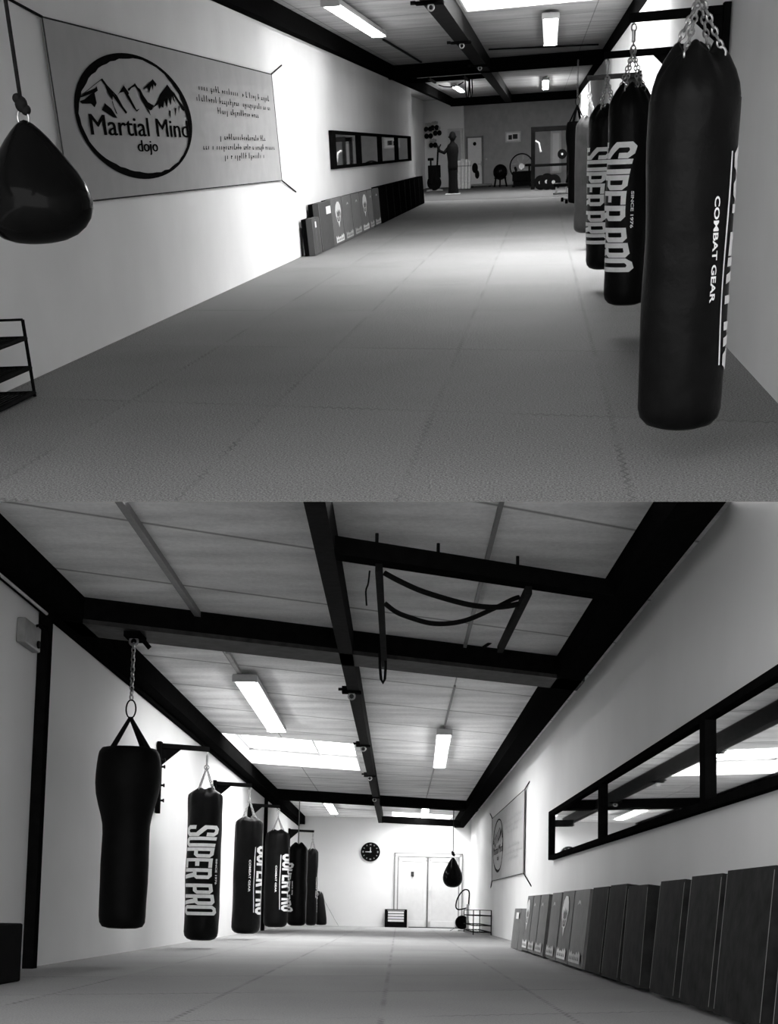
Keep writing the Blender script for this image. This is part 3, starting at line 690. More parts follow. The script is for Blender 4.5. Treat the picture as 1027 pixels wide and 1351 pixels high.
# teardrop bag
def teardrop(room, Y, cx, yapex, ybot, R_px, rope_top, label, axis_x=None, ropelabel='', rope_px=None):
    a = room.Y(cx[0], yapex, Y); H = a.z-room.Y(cx[1], ybot, Y).z; R = R_px*Y/F
    t = thing('hanging_teardrop_bag', room, (a.x, Y, a.z-H), label, 'teardrop bag')
    pr = [(.001, 0), (.22, .004), (.45, .022), (.66, .062), (.82, .12), (.93, .19), (.99, .27), (1, .335), (.97, .41), (.90, .49), (.79, .58), (.66, .67), (.52, .76), (.38, .85), (.25, .92), (.15, .965), (.07, .99), (.001, 1.0)]
    link('bag_body', MB().lathe([(max(.0008, q[0]*R), q[1]*H) for q in pr], 48), M['vinyl_s'], t, 'all')
    link('ring', MB().ring((0,0,H+.012*H), (0,1,0), .05*H, .011*H, 16, 8, 1.35, (0,0,1)), M['chain'], t, True)
    kn = MB().sphere((0,0,H*1.12), .055*H, 12, 8, (1,1,1.2)).sphere((.03*H,.01*H,H*1.075), .045*H, 12, 8).sphere((-.025*H,-.01*H,H*1.165), .042*H, 12, 8)
    rp = link('rope', MB().tube([(0,0,H*1.12), (0,0,rope_top-(a.z-H))], .010*H+.004, 8), M['rope'], t, True)
    link('knot', kn, M['rope'], rp, True)
    return t
teardrop(L, 32.0, (598, 598), 1131, 1171, 13.2, ZC-.02, 'glossy black teardrop bag hanging in front of the lower double door')
# wall phone / socket near the corner
q = L.X(617, 1146, XR-.03)
t = thing('wall_mounted_phone', L, (XR, q.y, q.z), 'small pale wall box with cable beside the end corner of the lower hall', 'wall box')
link('box', MB().box(-.06, -.002, -.45, .45, -.12, .14), M['pale'], t, bevel=.01)
link('cable', MB().tube([(-.02, .1, .14), (-.02, .1, ZB-q.z)], .008, 6), M['grey'], t)
link('switch', MB().box(-.075, -.06, -.1, .15, -.1, .0), M['grey'], t)
# wire rack near the corner of the lower hall
rk = L.Z(639, 1230); 
def wire_rack(room, x0, x1, y0, y1, H, shelves, label, rr, nw):
    t = thing('wire_shoe_rack', room, (x0, y0, 0), label, 'rack')
    w, d = x1-x0, y1-y0
    for (x, y) in ((0,0),(w,0),(0,d),(w,d)): link('post', MB().tube([(x,y,0),(x,y,H)], rr, 8), M['black'], t)
    for z in shelves:
        m = MB().tube([(0,0,z),(w,0,z)], rr, 6).tube([(0,d,z),(w,d,z)], rr, 6).tube([(0,0,z),(0,d,z)], rr*1.3, 6).tube([(w,0,z),(w,d,z)], rr*1.3, 6)
        for i in range(nw): x = w*(i+1)/(nw+1); m.tube([(x,0,z),(x,d,z)], rr*.5, 5)
        link('shelf', m, M['black'], t)
    m = MB().tube([(0,0,H),(w,0,H)], rr*.7, 6).tube([(0,d,H),(w,d,H)], rr*.7, 6); link('top_rail', m, M['black'], t)
    return t
hr = L.Y(640, 1201, 29.0).z
wire_rack(L, 1.60, 1.98, 27.6, 31.5, hr, (.06, hr*.38, hr*.78), 'black wire shoe rack by the end corner of the lower hall', .011, 4)
# hose and reel
hp = L.Z(608, 1225.5); Yh = 31.8
def PY_(px, py): return L.Y(px, py, Yh)
t = thing('hose_reel', L, (hp.x, Yh, 0), 'dark hose loop and round reel beside the lower wire rack', 'hose reel')
o = V((hp.x, Yh, 0))
loop = [PY_(*p)-o for p in ((616, 1198), (606, 1200), (602, 1197), (603, 1188), (607, 1180), (612, 1174.5), (617, 1174), (619.5, 1178), (619, 1188), (618.5, 1196))]
sm = []
for i in range(len(loop)-1):
    p0, p1_, p2_, p3 = loop[max(0, i-1)], loop[i], loop[i+1], loop[min(len(loop)-1, i+2)]
    for j in range(4):
        u = j/4; sm.append(.5*((2*p1_)+(p2_-p0)*u+(2*p0-5*p1_+4*p2_-p3)*u*u+(3*p1_-p0-3*p2_+p3)*u*u*u))
link('hose', MB().tube(sm, .018, 8), M['black'], t, True)
c = PY_(610, 1217)-o; R = 7.5*Yh/F
link('reel', MB().ring(c, (0,1,0), R, .03, 24, 8).ring(c, (0,1,0), R*.6, .025, 20, 8).disc(c+V((0,.03,0)), (0,1,0), R*.8, .03, 20), M['black'], t, True)
link('stand', MB().box(c.x+.10, c.x+.16, -.03, .03, 0, c.z+.45).box(c.x-.10, c.x+.18, -.06, .06, 0, .04), M['pale'], t)
ex = [PY_(*p)-o for p in ((604, 1221), (600, 1225), (594, 1226))]; link('cord', MB().tube([ex[0], ex[1], V((ex[2].x, ex[2].y, .012))], .010, 6), M['grey'], t)

# --- long mirror on the right wall (lower hall)
def wall_mirror(room, xw, side, y0, y1, npan, zlo, zhi, label, th=.05, bar=.10, tilt=0, vb=.14, clip=None):
    """side: +1 looks towards +X. y0..y1 range, glass in one plane, frame bars in front."""
    t = thing('wall_mirror', room, (xw, y0, zlo), label, 'mirror')
    H = zhi-zlo; Wd = y1-y0; s = side
    tl_ = lambda v: V((v.x+s*tilt*v.z/H, v.y, v.z))
    link('glass', MB().box(*sorted((s*.02, s*.035)), .02, Wd-.02, .01, H-.01).xf(tl_), M['mirror'], t)
    f = MB().box(*sorted((s*.004, s*(th+.02))), 0, Wd, -.0, bar*.55).box(*sorted((s*.004, s*(th+.02))), 0, Wd, H-bar*.55, H)
    link('frame', f.xf(tl_), M['steel'], t)
    for i in range(npan+1):
        y = Wd*i/npan; y = min(max(y, vb/2), Wd-vb/2)
        link('upright', MB().box(*sorted((s*.006, s*(th+.022))), y-vb/2, y+vb/2, .005, H-.005).xf(tl_), M['steel'], t)
    return t
mf = L.X(728, 1100, XR-.03); mz1 = L.X(729, 1070.5, XR-.03).z; mz0 = L.X(728, 1134, XR-.03).z
mz1b = L.X(1026, 884, XR-.03).z; mz0b = L.X(1026, 1042, XR-.03).z
md = L.X(797, 1070, XR-.05).y; md2 = L.X(931.5, 1000, XR-.05).y
pit = (mf.y-md2)/2
wall_mirror(L, XR, -1, mf.y-3*pit, mf.y, 3, (mz0+mz0b)/2, (mz1+mz1b)/2, 'long black framed mirror on the right wall of the lower hall', .05, .10, 0, .15)


# --- kick pads along the right wall (lower) and the left wall (upper)
def emblem():
    """Light print: a curled flame-like crest above and a ragged light band below, unit square."""
    polys = [[(.22,.74),(.30,.86),(.46,.93),(.64,.92),(.76,.84),(.80,.72),(.74,.62),(.70,.74),(.64,.68),(.62,.76),(.54,.70),(.50,.77),(.44,.69),(.38,.74),(.34,.66),(.28,.60)],
             [(.30,.62),(.38,.68),(.36,.56),(.42,.48),(.36,.49)], [(.66,.68),(.72,.60),(.64,.49),(.58,.48),(.64,.56)],
             [(.40,.62),(.48,.60),(.46,.575),(.41,.59)], [(.54,.60),(.61,.62),(.60,.59),(.55,.575)],
             [(.49,.58),(.52,.58),(.53,.53),(.48,.53)], [(.42,.50),(.60,.50),(.56,.44),(.51,.36),(.46,.43)]]
    band = [(.10,.05),(.90,.05),(.90,.17),(.80,.21),(.74,.16),(.66,.20),(.58,.15),(.46,.17),(.36,.15),(.28,.20),(.20,.16),(.10,.21)]
    return polys, band
EMB, BAND = emblem()
def make_pad(room, x, y, side, w, h, th, lean, m, label, group, prints=0, yaw=0, roll=0, sidem=None):
    """Upright pad leaning on a wall. (x,y): middle of its lower front edge; side=+1: the wall lies towards +X."""
    t = thing('kick_pad', room, (x, y, 0), label, 'kick pad', group)
    ca_, sa_ = math.cos(lean), math.sin(lean); s = side
    def T(v):       # local: a along wall, d depth into the wall, z up  -> leaning
        a_, d_, z_ = v
        a2 = a_+roll*z_
        p = V((s*(d_*ca_+z_*sa_), a2, z_*ca_-d_*sa_+th*sa_))
        return V((p.x*math.cos(yaw)-p.y*math.sin(yaw), p.x*math.sin(yaw)+p.y*math.cos(yaw), p.z))
    def grid_box(a0, a1, d0, d1, z0, z1, puff):
        mb = MB(); na, nz = 6, 8; vs = []; fs = []
        for j in range(nz+1):
            for i in range(na+1):
                u, q = i/na, j/nz; b_ = puff*(1-(2*u-1)**4)*(1-(2*q-1)**4)
                vs.append(T((a0+(a1-a0)*u, d0-b_, z0+(z1-z0)*q)))
        n1 = len(vs)
        for j in range(nz+1):
            for i in range(na+1): vs.append(T((a0+(a1-a0)*i/na, d1, z0+(z1-z0)*j/nz)))
        W_ = na+1
        for j in range(nz):
            for i in range(na):
                q = j*W_+i; fs.append((q, q+1, q+W_+1, q+W_)); fs.append((n1+q+W_, n1+q+W_+1, n1+q+1, n1+q))
        for j in range(nz):
            for i in (0, na): q = j*W_+i; fs.append((q, q+W_, n1+q+W_, n1+q))
        for i in range(na):
            for j in (0, nz): q = j*W_+i; fs.append((q, n1+q, n1+q+1, q+1))
        return mb.add(vs, fs)
    cov = link('cover', grid_box(-w/2, w/2, 0, th*.55, 0, h, .012), m, t, True, bevel=.012)
    link('back_shell', grid_box(-w/2+.01, w/2-.01, th*.55, th, .0, h-.004, 0), sidem or M['padside'], t)
    fl = (lambda u: u) if s < 0 else (lambda u: 1-u)
    rim = .006 if w < 1 else .008
    for (a_, b2) in ((-w/2, -w/2+rim*2), (w/2-rim*2, w/2)):
        mb = MB().add([T((a_, -.003, .02)), T((b2, -.003, .02)), T((b2, -.003, h-.02)), T((a_, -.003, h-.02))], [(0,1,2,3)])
        link('edge_highlight', mb, M['grey'] if m not in (M['padk'], M['padk_far']) else (M['padg'] if m is M['padk'] else M['padk']), cov)  # paler edge strips: highlights along the pad edges put in as colour
    if prints:
        mb = MB()
        def PT(u, q): return T((-w/2+w*fl(u), -.0135-.004, h*q))
        src = ([BAND] if prints >= 1 else [])+(EMB if prints >= 2 else [])+([[(.38,.80),(.46,.86),(.56,.85),(.62,.79),(.54,.82),(.46,.81)]] if prints == 1 else [])+([[(.5,.74),(.9,.74),(.9,.9),(.5,.9)]] if prints == 3 else [])
        for pl in (src if prints != 3 else src[-1:]): mb.add([PT(*q) for q in pl], [tuple(range(len(pl)))])
        link('print', mb, M['print'] if prints != 1 else M['pale'], cov)
        if prints in (1, 2):
            mb = MB()
            for i in range(6):
                u0 = .18+i*.115; mb.add([T((-w/2+w*fl(u0), -.0195, h*.085)), T((-w/2+w*fl(u0+.07), -.0195, h*.085)), T((-w/2+w*fl(u0+.05), -.0195, h*.13)), T((-w/2+w*fl(u0+.02), -.0195, h*.13))], [(0,1,2,3)])
            link('print', mb, M['padd'], cov)
    return t
pads = [(674,682.6,.52,'g',3,'smaller grey pad, farthest of the row in the lower hall'),
        (682.8,688.8,.52,'g',0,'plain smaller grey pad beside the farthest one in the lower hall'),
        (689.2,696.4,.66,'g',2,'grey pad with light crest directly behind the two small lower pads'),
        (697,705.4,.66,'g',1,'fourth grey pad counted from the far end of the lower row'),
        (706,716.2,.66,'g',1,'fifth grey pad counted from the far end of the lower row, before a dark gap'),
        (720.5,732.4,.665,'g',1,'sixth grey pad counted from the far end of the lower row'),
        (734,748.6,.67,'g',2,'grey pad with the large light crest in the lower row'),
        (749.6,768.4,.67,'g',1,'nearest grey pad of the lower row, creased, next to the black ones'),
        (771.5,791.8,.675,'k',0,'black pad directly next to the nearest grey one in the lower row'),
        (793.5,815,.68,'k',0,'second black pad from the grey ones in the lower row'),
        (819,845,.66,'k',0,'tilted black pad, third from the grey ones in the lower row'),
        (857,889,.67,'k',0,'fourth black pad from the grey ones in the lower row'),
        (896,936,.68,'k',0,'fifth black pad from the grey ones in the lower row'),
        (941,1004,.69,'k',0,'large black pad, last one fully inside the picture of the lower hall'),
        (1018,1100,.69,'k',0,'black pad cut off by the right edge in the lower hall')]
for i, (xa, xb, hh_, c, pr, lb) in enumerate(pads):
    xf_ = 1.60; ya = xf_*F/(xa-526)*.985; yb2 = xf_*F/(xb-526)*.985
    ya = L.X(xa, 1250, xf_).y; yb2 = L.X(xb, 1250, xf_).y
    y = (ya+yb2)/2; w = abs(ya-yb2)
    th = XR-.015-xf_-.085-.01
    ln = .105
    if i < 2: th = .11
    make_pad(L, xf_, y, 1, w*.97, hh_+.03, th, ln, M['padk'] if c == 'k' else (M['padd'] if i < 0 else M['padg']), lb, 'kick pads along the mirror wall', pr, roll=.12 if i == 10 else 0)
ym = L.X(693, 1250, 1.75).y
make_pad(L, 1.785, L.X(687, 1240, 1.70).y-.1, 1, .9, .70, .10, math.asin(.13/.7), M['padd'], 'dark grey pad standing behind the two small pads of the lower row', 'kick pads along the mirror wall', 3)

# --- banner
def squiggle_lines(mb, P, u0, u1, v, hgt, seed, n):
    """A line of small illegible handwriting: short strokes grouped in words."""
    rr = random.Random(seed); u = u0; st = (u1-u0)/n
    while u < u1:
        if rr.random() < .15: u += st*.8; continue
        k = rr.random(); h0 = hgt*(1.0 if k < .22 else .55); lo = -hgt*.35 if k > .9 else 0
        w = st*.26
        mb.add([P(u, v+lo), P(u+w, v+lo), P(u+w+st*.12, v+h0), P(u+st*.12, v+h0)], [(0,1,2,3)])
        if rr.random() < .55: 
            q = v+rr.choice((0, .40, .25))*hgt*.9; mb.add([P(u, q), P(u+st*.6, q), P(u+st*.6, q+hgt*.16), P(u, q+hgt*.20)], [(0,1,2,3)])
        u += st
MOUNT = [
  [(.060,.591),(.083,.628),(.112,.660),(.135,.717),(.117,.672),(.119,.647),(.108,.630),(.110,.573),(.102,.546),(.093,.566),(.068,.561),(.062,.574),(.077,.588),(.093,.616),(.101,.628),(.074,.601)],
  [(.135,.717),(.176,.631),(.199,.528),(.189,.557),(.176,.608),(.165,.643),(.159,.597),(.147,.647),(.142,.682)],
  [(.159,.597),(.161,.567),(.169,.516),(.164,.522),(.157,.589)],
  [(.134,.577),(.152,.547),(.167,.493),(.154,.495),(.122,.535),(.129,.554)],
  [(.176,.631),(.203,.698),(.217,.655),(.211,.631),(.200,.659),(.185,.648)],
  [(.200,.659),(.216,.640),(.235,.553),(.247,.563),(.235,.541),(.225,.563)],
  [(.214,.678),(.239,.715),(.259,.689),(.264,.666),(.272,.620),(.292,.566),(.301,.592),(.286,.557),(.269,.575),(.255,.632),(.252,.679),(.242,.704),(.228,.689),(.218,.667)],
  [(.269,.575),(.281,.556),(.284,.524),(.274,.555)],
  [(.266,.690),(.312,.767),(.333,.719),(.324,.738),(.318,.719),(.312,.734),(.306,.692),(.303,.724),(.290,.672),(.288,.708),(.273,.696)],
  [(.292,.566),(.315,.620),(.332,.673),(.365,.740),(.393,.695),(.424,.597),(.425,.579),(.404,.628),(.386,.677),(.392,.617),(.380,.667),(.370,.605),(.363,.655),(.353,.585),(.346,.634),(.337,.582),(.330,.594),(.321,.571),(.319,.604),(.303,.585)],
  [(.359,.569),(.359,.534),(.363,.518),(.366,.570)],
  [(.385,.590),(.384,.529),(.393,.591)],
  [(.403,.611),(.400,.557),(.408,.603)],
  [(.404,.628),(.430,.597),(.425,.575),(.417,.582)],
]
def make_banner(room, xw, side, corners, label, m, inkm, ropes, soft):
    """corners: TL, TR, BR, BL as points on the wall; the cloth hangs a little off it."""
    TL, TR, BR, BL = corners; s = side
    o = V((xw, BL.y, BL.z)); t = thing('wall_hanging_banner', room, o, label, 'banner')
    def P(u, v, off=.03):
        p = (TL*(1-u)+TR*u)*v+(BL*(1-u)+BR*u)*(1-v)
        sag = .02*math.sin(PI*u)*math.sin(PI*v)
        return V((s*(off+sag), p.y-o.y, p.z-o.z))
    n = 16; vs = []; fs = []
    for j in range(n+1):
        for i in range(n+1): vs.append(P(i/n, j/n))
    for j in range(n+1):
        for i in range(n+1): vs.append(P(i/n, j/n, .022))
    W_ = n+1; n1 = W_*W_
    for j in range(n):
        for i in range(n): q = j*W_+i; fs += [(q, q+1, q+W_+1, q+W_), (n1+q+W_, n1+q+W_+1, n1+q+1, n1+q)]
    for j in range(n):
        for i in (0, n): q = j*W_+i; fs.append((q, q+W_, n1+q+W_, n1+q))
    for i in range(n):
        for j in (0, n): q = j*W_+i; fs.append((q, n1+q, n1+q+1, q+1))
    link('cloth', MB().add(vs, fs), m, t, True)
    Q = lambda u, v: P(u, v, .036)
    # brush circle
    mb = MB(); N_ = 72; rr = random.Random(5); cu, cv, ru, rv = .250, .505, .205, .400
    ring = []
    for i in range(N_):
        a = 2*PI*i/N_; w = .034+.012*math.sin(3*a+1)+rr.uniform(-.004, .004)
        ring.append((Q(cu+ru*math.cos(a), cv+rv*math.sin(a)), Q(cu+(ru-w*.45)*math.cos(a), cv+(rv-w)*math.sin(a))))
    for i in range(N_):
        a, b = ring[i], ring[(i+1)%N_]; mb.add([a[0], b[0], b[1], a[1]], [(0,1,2,3)])
    # mountains: dark faces and ridge lines
    def pl(pts): mb.add([Q(*p) for p in pts], [tuple(range(len(pts)))])
    def ln(a, b, w=.006):
        pl([(a[0]-w*.4, a[1]-w), (a[0]+w*.4, a[1]+w), (b[0]+w*.4, b[1]+w), (b[0]-w*.4, b[1]-w)])
    for q in MOUNT: pl(q)
    for a, b in (((.055,.585),(.135,.717)),((.135,.717),(.199,.528)),((.203,.70),(.178,.635)),((.312,.767),(.272,.69)),((.365,.742),(.31,.60)),((.365,.742),(.43,.585)),((.24,.718),(.292,.565))): ln(a, b, .006)
    def put(s_, u0, u1, v0, v1, off, shear=0):
        vv, ff = norm2d(text2d(s_, 1.0, off, shear=shear)); mb.add([Q(u0+(u1-u0)*x, v0+(v1-v0)*y) for x, y in vv], ff)
    [(put('Martial Mind', .081+q, .432+q, .385, .507, 0), put('dojo', .222+q, .295+q, .262, .361, 0)) for q in (0, .0022)]
    link('emblem_print', mb, inkm, t)
    mb = MB()
    for i, (u0, u1, v, n_) in enumerate(((.511,.956,.745,34),(.492,.964,.662,38),(.596,.857,.582,20),(.593,.891,.378,22),(.497,.982,.298,38),(.609,.877,.222,20))):
        squiggle_lines(mb, Q, u0, u1, v, .05, 20+i, n_)
    link('lettering', mb, soft, t)
    hem = MB()
    for (a, b) in (((0,0),(1,0)), ((0,1),(1,1)), ((1,0),(1,1)), ((0,0),(0,1))):
        pts = [P(a[0]+(b[0]-a[0])*i/10, a[1]+(b[1]-a[1])*i/10, .032) for i in range(11)]; hem.tube(pts, .006, 5)
    link('hem', hem, M['inksoft'], t)
    for a, b in ropes:
        link('rope', MB().tube([V((s*.03, a.y-o.y, a.z-o.z)), V((s*.004, b.y-o.y, b.z-o.z))], .010, 6), M['rope'], t)
    return t
# the cloth reads from the far end of the lower hall (text on the nearer side)
bx = XR-.03
cs = [L.X(650, 1080, bx), L.X(693, 1041, bx), L.X(691, 1152, bx), L.X(649.3, 1162.5, bx)]
make_banner(L, XR, -1, cs, 'pale banner with round mountain emblem on the right wall of the lower hall', M['bannerL'], M['inksoft'],
            [(cs[0], L.X(645.5, 1073.5, bx)), (cs[1], L.X(697, 1031, bx)), (cs[2], L.X(699, 1169, bx)), (cs[3], L.X(646.3, 1171, bx))], M['grey'])

# =================================================================================================
#                                                  UPPER HALL
# =================================================================================================
kU = U.k
UXL = sum(U.Z(*p).x for p in ((12,515),(200,429),(397,339)))/3; UXR = sum(U.Z(*p).x for p in ((951,449),(1027,533)))/2
UZC = 3.22; UZB = 2.96

cE = U.c(U.Z(628, 245.5)); cP = cE-.35; UXR2 = UXL-1.15
ucG = U.c(U.Z(660, 262))                            # where the dark gym floor begins
sA = U.Z(538, 662)
floU = floor_mat('puzzle_mats_upper', .175, U, 1.0, U.Z(590, 500).x, 2.55, U.c(U.Z(610, 351)), 1.9, .5)
struct('floor', MB().skew(kU, UXL-1.4, UXR+.3, 0, ucG, -.12, 0), floU, U, 'speckled grey puzzle mat floor of the upper hall', 'floor', 'upper')
struct('floor', MB().skew(kU, UXL-1.3, UXR+.3, ucG, cE+.3, -.12, .004), M['gum'], U, 'dark rubber gym floor at the far end of the upper hall', 'floor')
struct('wall_left', MB().box(UXL-.2, UXL, 2.0, 40.5, -.1, UZC+.1).box(UXL-1.2, UXL-.2, 40.3, 40.5, -.1, UZC+.1), M['wallU'], U, 'pale plaster wall with the banner in the upper hall', 'wall', 'upper')
struct('wall_right', MB().box(UXR, UXR+.2, 2.0, 75, -.1, UZC+.1), M['wallU'], U, 'pale plaster wall behind the bags of the upper hall', 'wall', 'upper')
struct('wall_left', MB().box(UXL-1.35, UXL-1.15, 40.3, 62, -.1, UZC+.1), M['wallU'], U, 'side wall of the gym recess behind the banner wall', 'wall')
pxr = U.C(613, 200, cP).x
struct('wall_back', MB().skew(kU, UXL-1.2, pxr, cP, cP+.4, -.1, UZC+.1), M['wallU'], U, 'pale wall panel left of the dark upper end wall', 'wall')
struct('wall_back', MB().skew(kU, UXL-.2, UXR+.2, cE, cE+.2, -.1, UZC+.1), M['endU'], U, 'dark grey end wall behind the gym gear of the upper hall', 'wall')
# ceiling with skylight
u_far = U.c(U.Z(715, 6, UZC)); ux0 = U.Z(614, 14, UZC).x; ux1 = U.Z(815, -2, UZC).x; u_near = u_far-5.5
cbU = MB(); X0, X1 = UXL-1.3, UXR+.2
for q in ((X0, X1, 3.0, u_near), (X0, ux0, u_near, u_far), (ux1, X1, u_near, u_far), (X0, X1, u_far, cE+.3)): cbU.skew(kU, *q, UZC, UZC+.25)
ceU = ceil_mat('ceiling_boards_upper', .42, U, 2.3, U.c(U.Z(716, 61, UZC)), 2.1, -1.3)
struct('ceiling', cbU, ceU, U, 'grey boarded ceiling of the upper hall', 'ceiling', 'upper')
skylight('window_4', ux0, ux1, u_near, u_far, .35, 'bright skylight cut by the top edge in the upper ceiling', (.5,), M['skyU'], U, kU, UZC)
# beams
struct('steel_beam', MB().box(UXL+.01, UXL+.15, 3, cE-1.2+kU*UXL, UZB, UZC), M['steel'], U, 'black steel beam along the banner wall of the upper hall', 'beam', 'upper')
bx0, bx1 = U.Z(861.6, 0, UZB).x, U.Z(880, 0, UZB).x
struct('steel_beam', MB().box(bx0, min(bx1, UXR-.01), 3, cE-1.2, UZB, UZC), M['steel'], U, 'black steel beam along the bag wall of the upper hall', 'beam', 'upper')
ub0, ub1 = U.Z(560, 8, UZB).x, U.Z(589, 8, UZB).x
ub0 = (U.Z(552, 0, UZB).x+U.Z(618, 76, UZB).x)/2; ub1 = (U.Z(585, 0, UZB).x+U.Z(633, 76, UZB).x)/2
struct('steel_beam', MB().box(ub0, ub1, 3, cE, UZB, UZC), M['steel2'], U, 'black steel beam down the middle of the upper ceiling', 'beam', 'upper')
u1a, u1b = U.c(U.Z(640, 77, UZC)), U.c(U.Z(640, 92, UZB))
struct('steel_beam', MB().skew(kU, UXL+.01, UXR-.01, u1a, max(u1b, u1a+.3), UZB-.02, UZC), M['steel'], U, 'nearer black crossbeam of the upper hall', 'beam')
u2a, u2b = cE-1.1, cE-.6
struct('steel_beam', MB().skew(kU, UXL+.01, UXR-.01, u2a, max(u2b, u2a+.3), UZB-.02, UZC), M['steel'], U, 'farther black crossbeam of the upper hall', 'beam')
# lamps
zu = UZC-.12
M['lampG'] = emit('lamp_diffuser_gym', LK*78.0)
M['lampU'] = emit('lamp_diffuser_upper', LK*14.0)
lum(U, (436, 8), (500, 49), .24, zu, UZC, 'long lit lamp left of the upper centre beam', M['lampU'])
lum(U, (727, 24), (726.5, 60), .26, zu, UZC, 'lit lamp right of the upper centre beam', M['lampU'])
lum(U, (720.5, 106), (720, 118), .20, zu, UZC, 'small far lamp between the upper crossbeams on the right', M['lampG'])
lum(U, (599, 114), (610, 121.5), .18, zu, UZC, 'small far lamp left of the upper centre beam', M['lampG'])
q0, q1 = U.Z(506, 52, UZC-.02), U.Z(556, 82, UZC-.02)
tag(link('cable_conduit', MB().bar((q0.x, q0.y, UZC-.022), (q1.x, q1.y, UZC-.022), .04, .024), M['steel2'], None, False, None, 0, U), 'thin dark conduit beyond the long upper lamp', 'conduit')
q0, q1 = U.Z(645, 65, UZC-.02), U.Z(790, 58.5, UZC-.02)
tag(link('cable_conduit', MB().bar((q0.x, q0.y, UZC-.024), (q1.x, q1.y, UZC-.024), .05, .03), M['steel2'], None, False, None, 0, U), 'dark conduit crossing below the right upper lamp', 'conduit')
for i, (px, py) in enumerate(((556, 2), (600, 55), (627, 86))):
    q = U.Z(px, py, UZB); t = thing('beam_clamp', U, (ub0, q.y, UZB), ('hook clamp on the upper centre beam at the top edge', 'hook clamp on the upper centre beam between lamp and crossbeam', 'hook clamp where the upper centre beam meets the nearer crossbeam')[i], 'clamp', 'beam clamps of the upper hall')
    w = ub1-ub0
    link('clamp_plate', MB().box(-.06, w+.03, -.10, .10, -.035, -.002), M['steel'], t, bevel=.004)
    link('hook', MB().ring((w*.5, 0, -.065), (0,1,0), .035, .011, 14, 6), M['chain'], t, True)
    link('bolt', MB().tube([(-.12, 0, -.01), (-.06, 0, -.01)], .022, 8), M['steel2'], t)
# pull-up frame and straps in the far bay
q0 = U.Z(560, 109, UZB); q1 = U.Z(640, 104, UZB); cq = U.c(U.Z(600, 106, UZB))
t = thing('ceiling_mounted_pull_up_frame', U, (UXL+.15, 0, UZB), 'black pull-up bar left of the centre beam in the upper hall', 'pull-up frame')
link('crossbar', MB().skew(kU, UXL+.15, ub0, cq-.1, cq+.1, UZB-.0, UZB+.10).xf(lambda v: v-V((UXL+.15, 0, UZB))), M['steel'], t)
for xx in (U.Z(575, 108, UZB).x, U.Z(618, 105, UZB).x):
    link('rail', MB().bar((xx, cq+kU*xx, UZB-.02), (xx, cq+kU*xx-2.2, UZB-.02), .05, .05).xf(lambda v: v-V((UXL+.15, 0, UZB))), M['steel2'], t)
def ustrap(pxs, label, r, dz=0): 
    pts = [U.C(px, py, cq-.15-dz) for px, py in pxs]; tag(link('hanging_strap', MB().tube(pts, r, 7), M['strap'], None, True, None, 0, U), label, 'strap', 'straps on the upper pull-up bar')
ustrap([(614, 104), (614.5, 118), (616, 128), (618, 129), (619, 118), (619, 104)], 'left hanging strap loop under the upper pull-up bar', .016)
ustrap([(620, 104), (620.5, 122), (622, 131), (623.5, 122), (623, 104)], 'right hanging strap loop under the upper pull-up bar', .016, .2)
ustrap([(579, 112), (586, 114.5), (595, 115), (604, 113), (612, 108)], 'slack strap sagging along the upper pull-up bar', .014)

# --- bags on the right wall
ub = [(6.15, 908, 52, 563, 103, 122, .105, 11, True, 'largest heavy bag of the upper hall, nearest the viewer at right'),
      (10.9, 829.5, 108, 402, 52, -48, .09, 12, True, 'second heavy bag from the viewer in the upper hall, big lettering on its left'),
      (14.3, 798, 136, 355, 41, -41, .08, 13, True, 'third heavy bag from the viewer in the upper hall, half hidden'),
      (20.0, 776, 151, 307, 31, 170, .08, 14, False, 'fourth heavy bag from the viewer in the upper hall, plain, with glare put into its colour')]
hooks = [None, ((940, 17), 833, 33), ((868, 72), 799, 80), ((835, 98), 776, 108)]
ub_br = [None, 'large bag bracket on the upper right wall above the nearest bag', 'second bag bracket on the upper right wall', 'third bag bracket on the upper right wall']
M['vinyl_glare'] = mat('black_vinyl_glare', .02, .5, .3, 9, .2, 14, spec=.15)  # black vinyl lightened all over to carry the glare on the fourth bag
for i, (Yb, cx, yt, yb, w, yaw, cap, sd, pr, lb) in enumerate(ub):
    # the bag leans with the hall's vertical: fix its foot, then its height from the pixel of its top along the axis
    bpt = U.Y(cx-(9 if i == 0 else 0), yb, Yb); tpt = U.Y(cx+(9 if i == 0 else 0), yt, Yb)
    base = V(((bpt.x+tpt.x)/2, Yb, bpt.z)); H = tpt.z-bpt.z; r = w/2*Yb/F
    if i == 0: top = UZB+.0
    else:
        (bxp, byp), tx_, ty_ = hooks[i]
        zt_ = U.Y(tx_, ty_, Yb).z; arm = UXR-base.x
        at = V((UXR, Yb+kU*(UXR-base.x), zt_+.09))
        t, tip = wall_bracket(U, at, arm+.03, ub_br[i], -1, kU, .42, (-.38,) if i == 1 else ())
        top = tip.z
    make_bag(U, base, r, H, lb, math.radians(yaw), cap, top, sd, pr, M['vinyl_glare'] if i == 3 else None, chain_rise=.17 if i == 0 else None)
# uppercut bag at the far end
b5 = U.Y(760, 268, 30.5)
uppercut(U, 30.5, 760, 160, 268, .30, UZB-.05, 'farthest black bag hanging before the squat rack in the upper hall', 8, .3)

# --- teardrop bag
teardrop(U, 5.7, (31, 55), 158, 322, 70, UZC, 'large glossy black teardrop bag at the left edge of the upper hall')
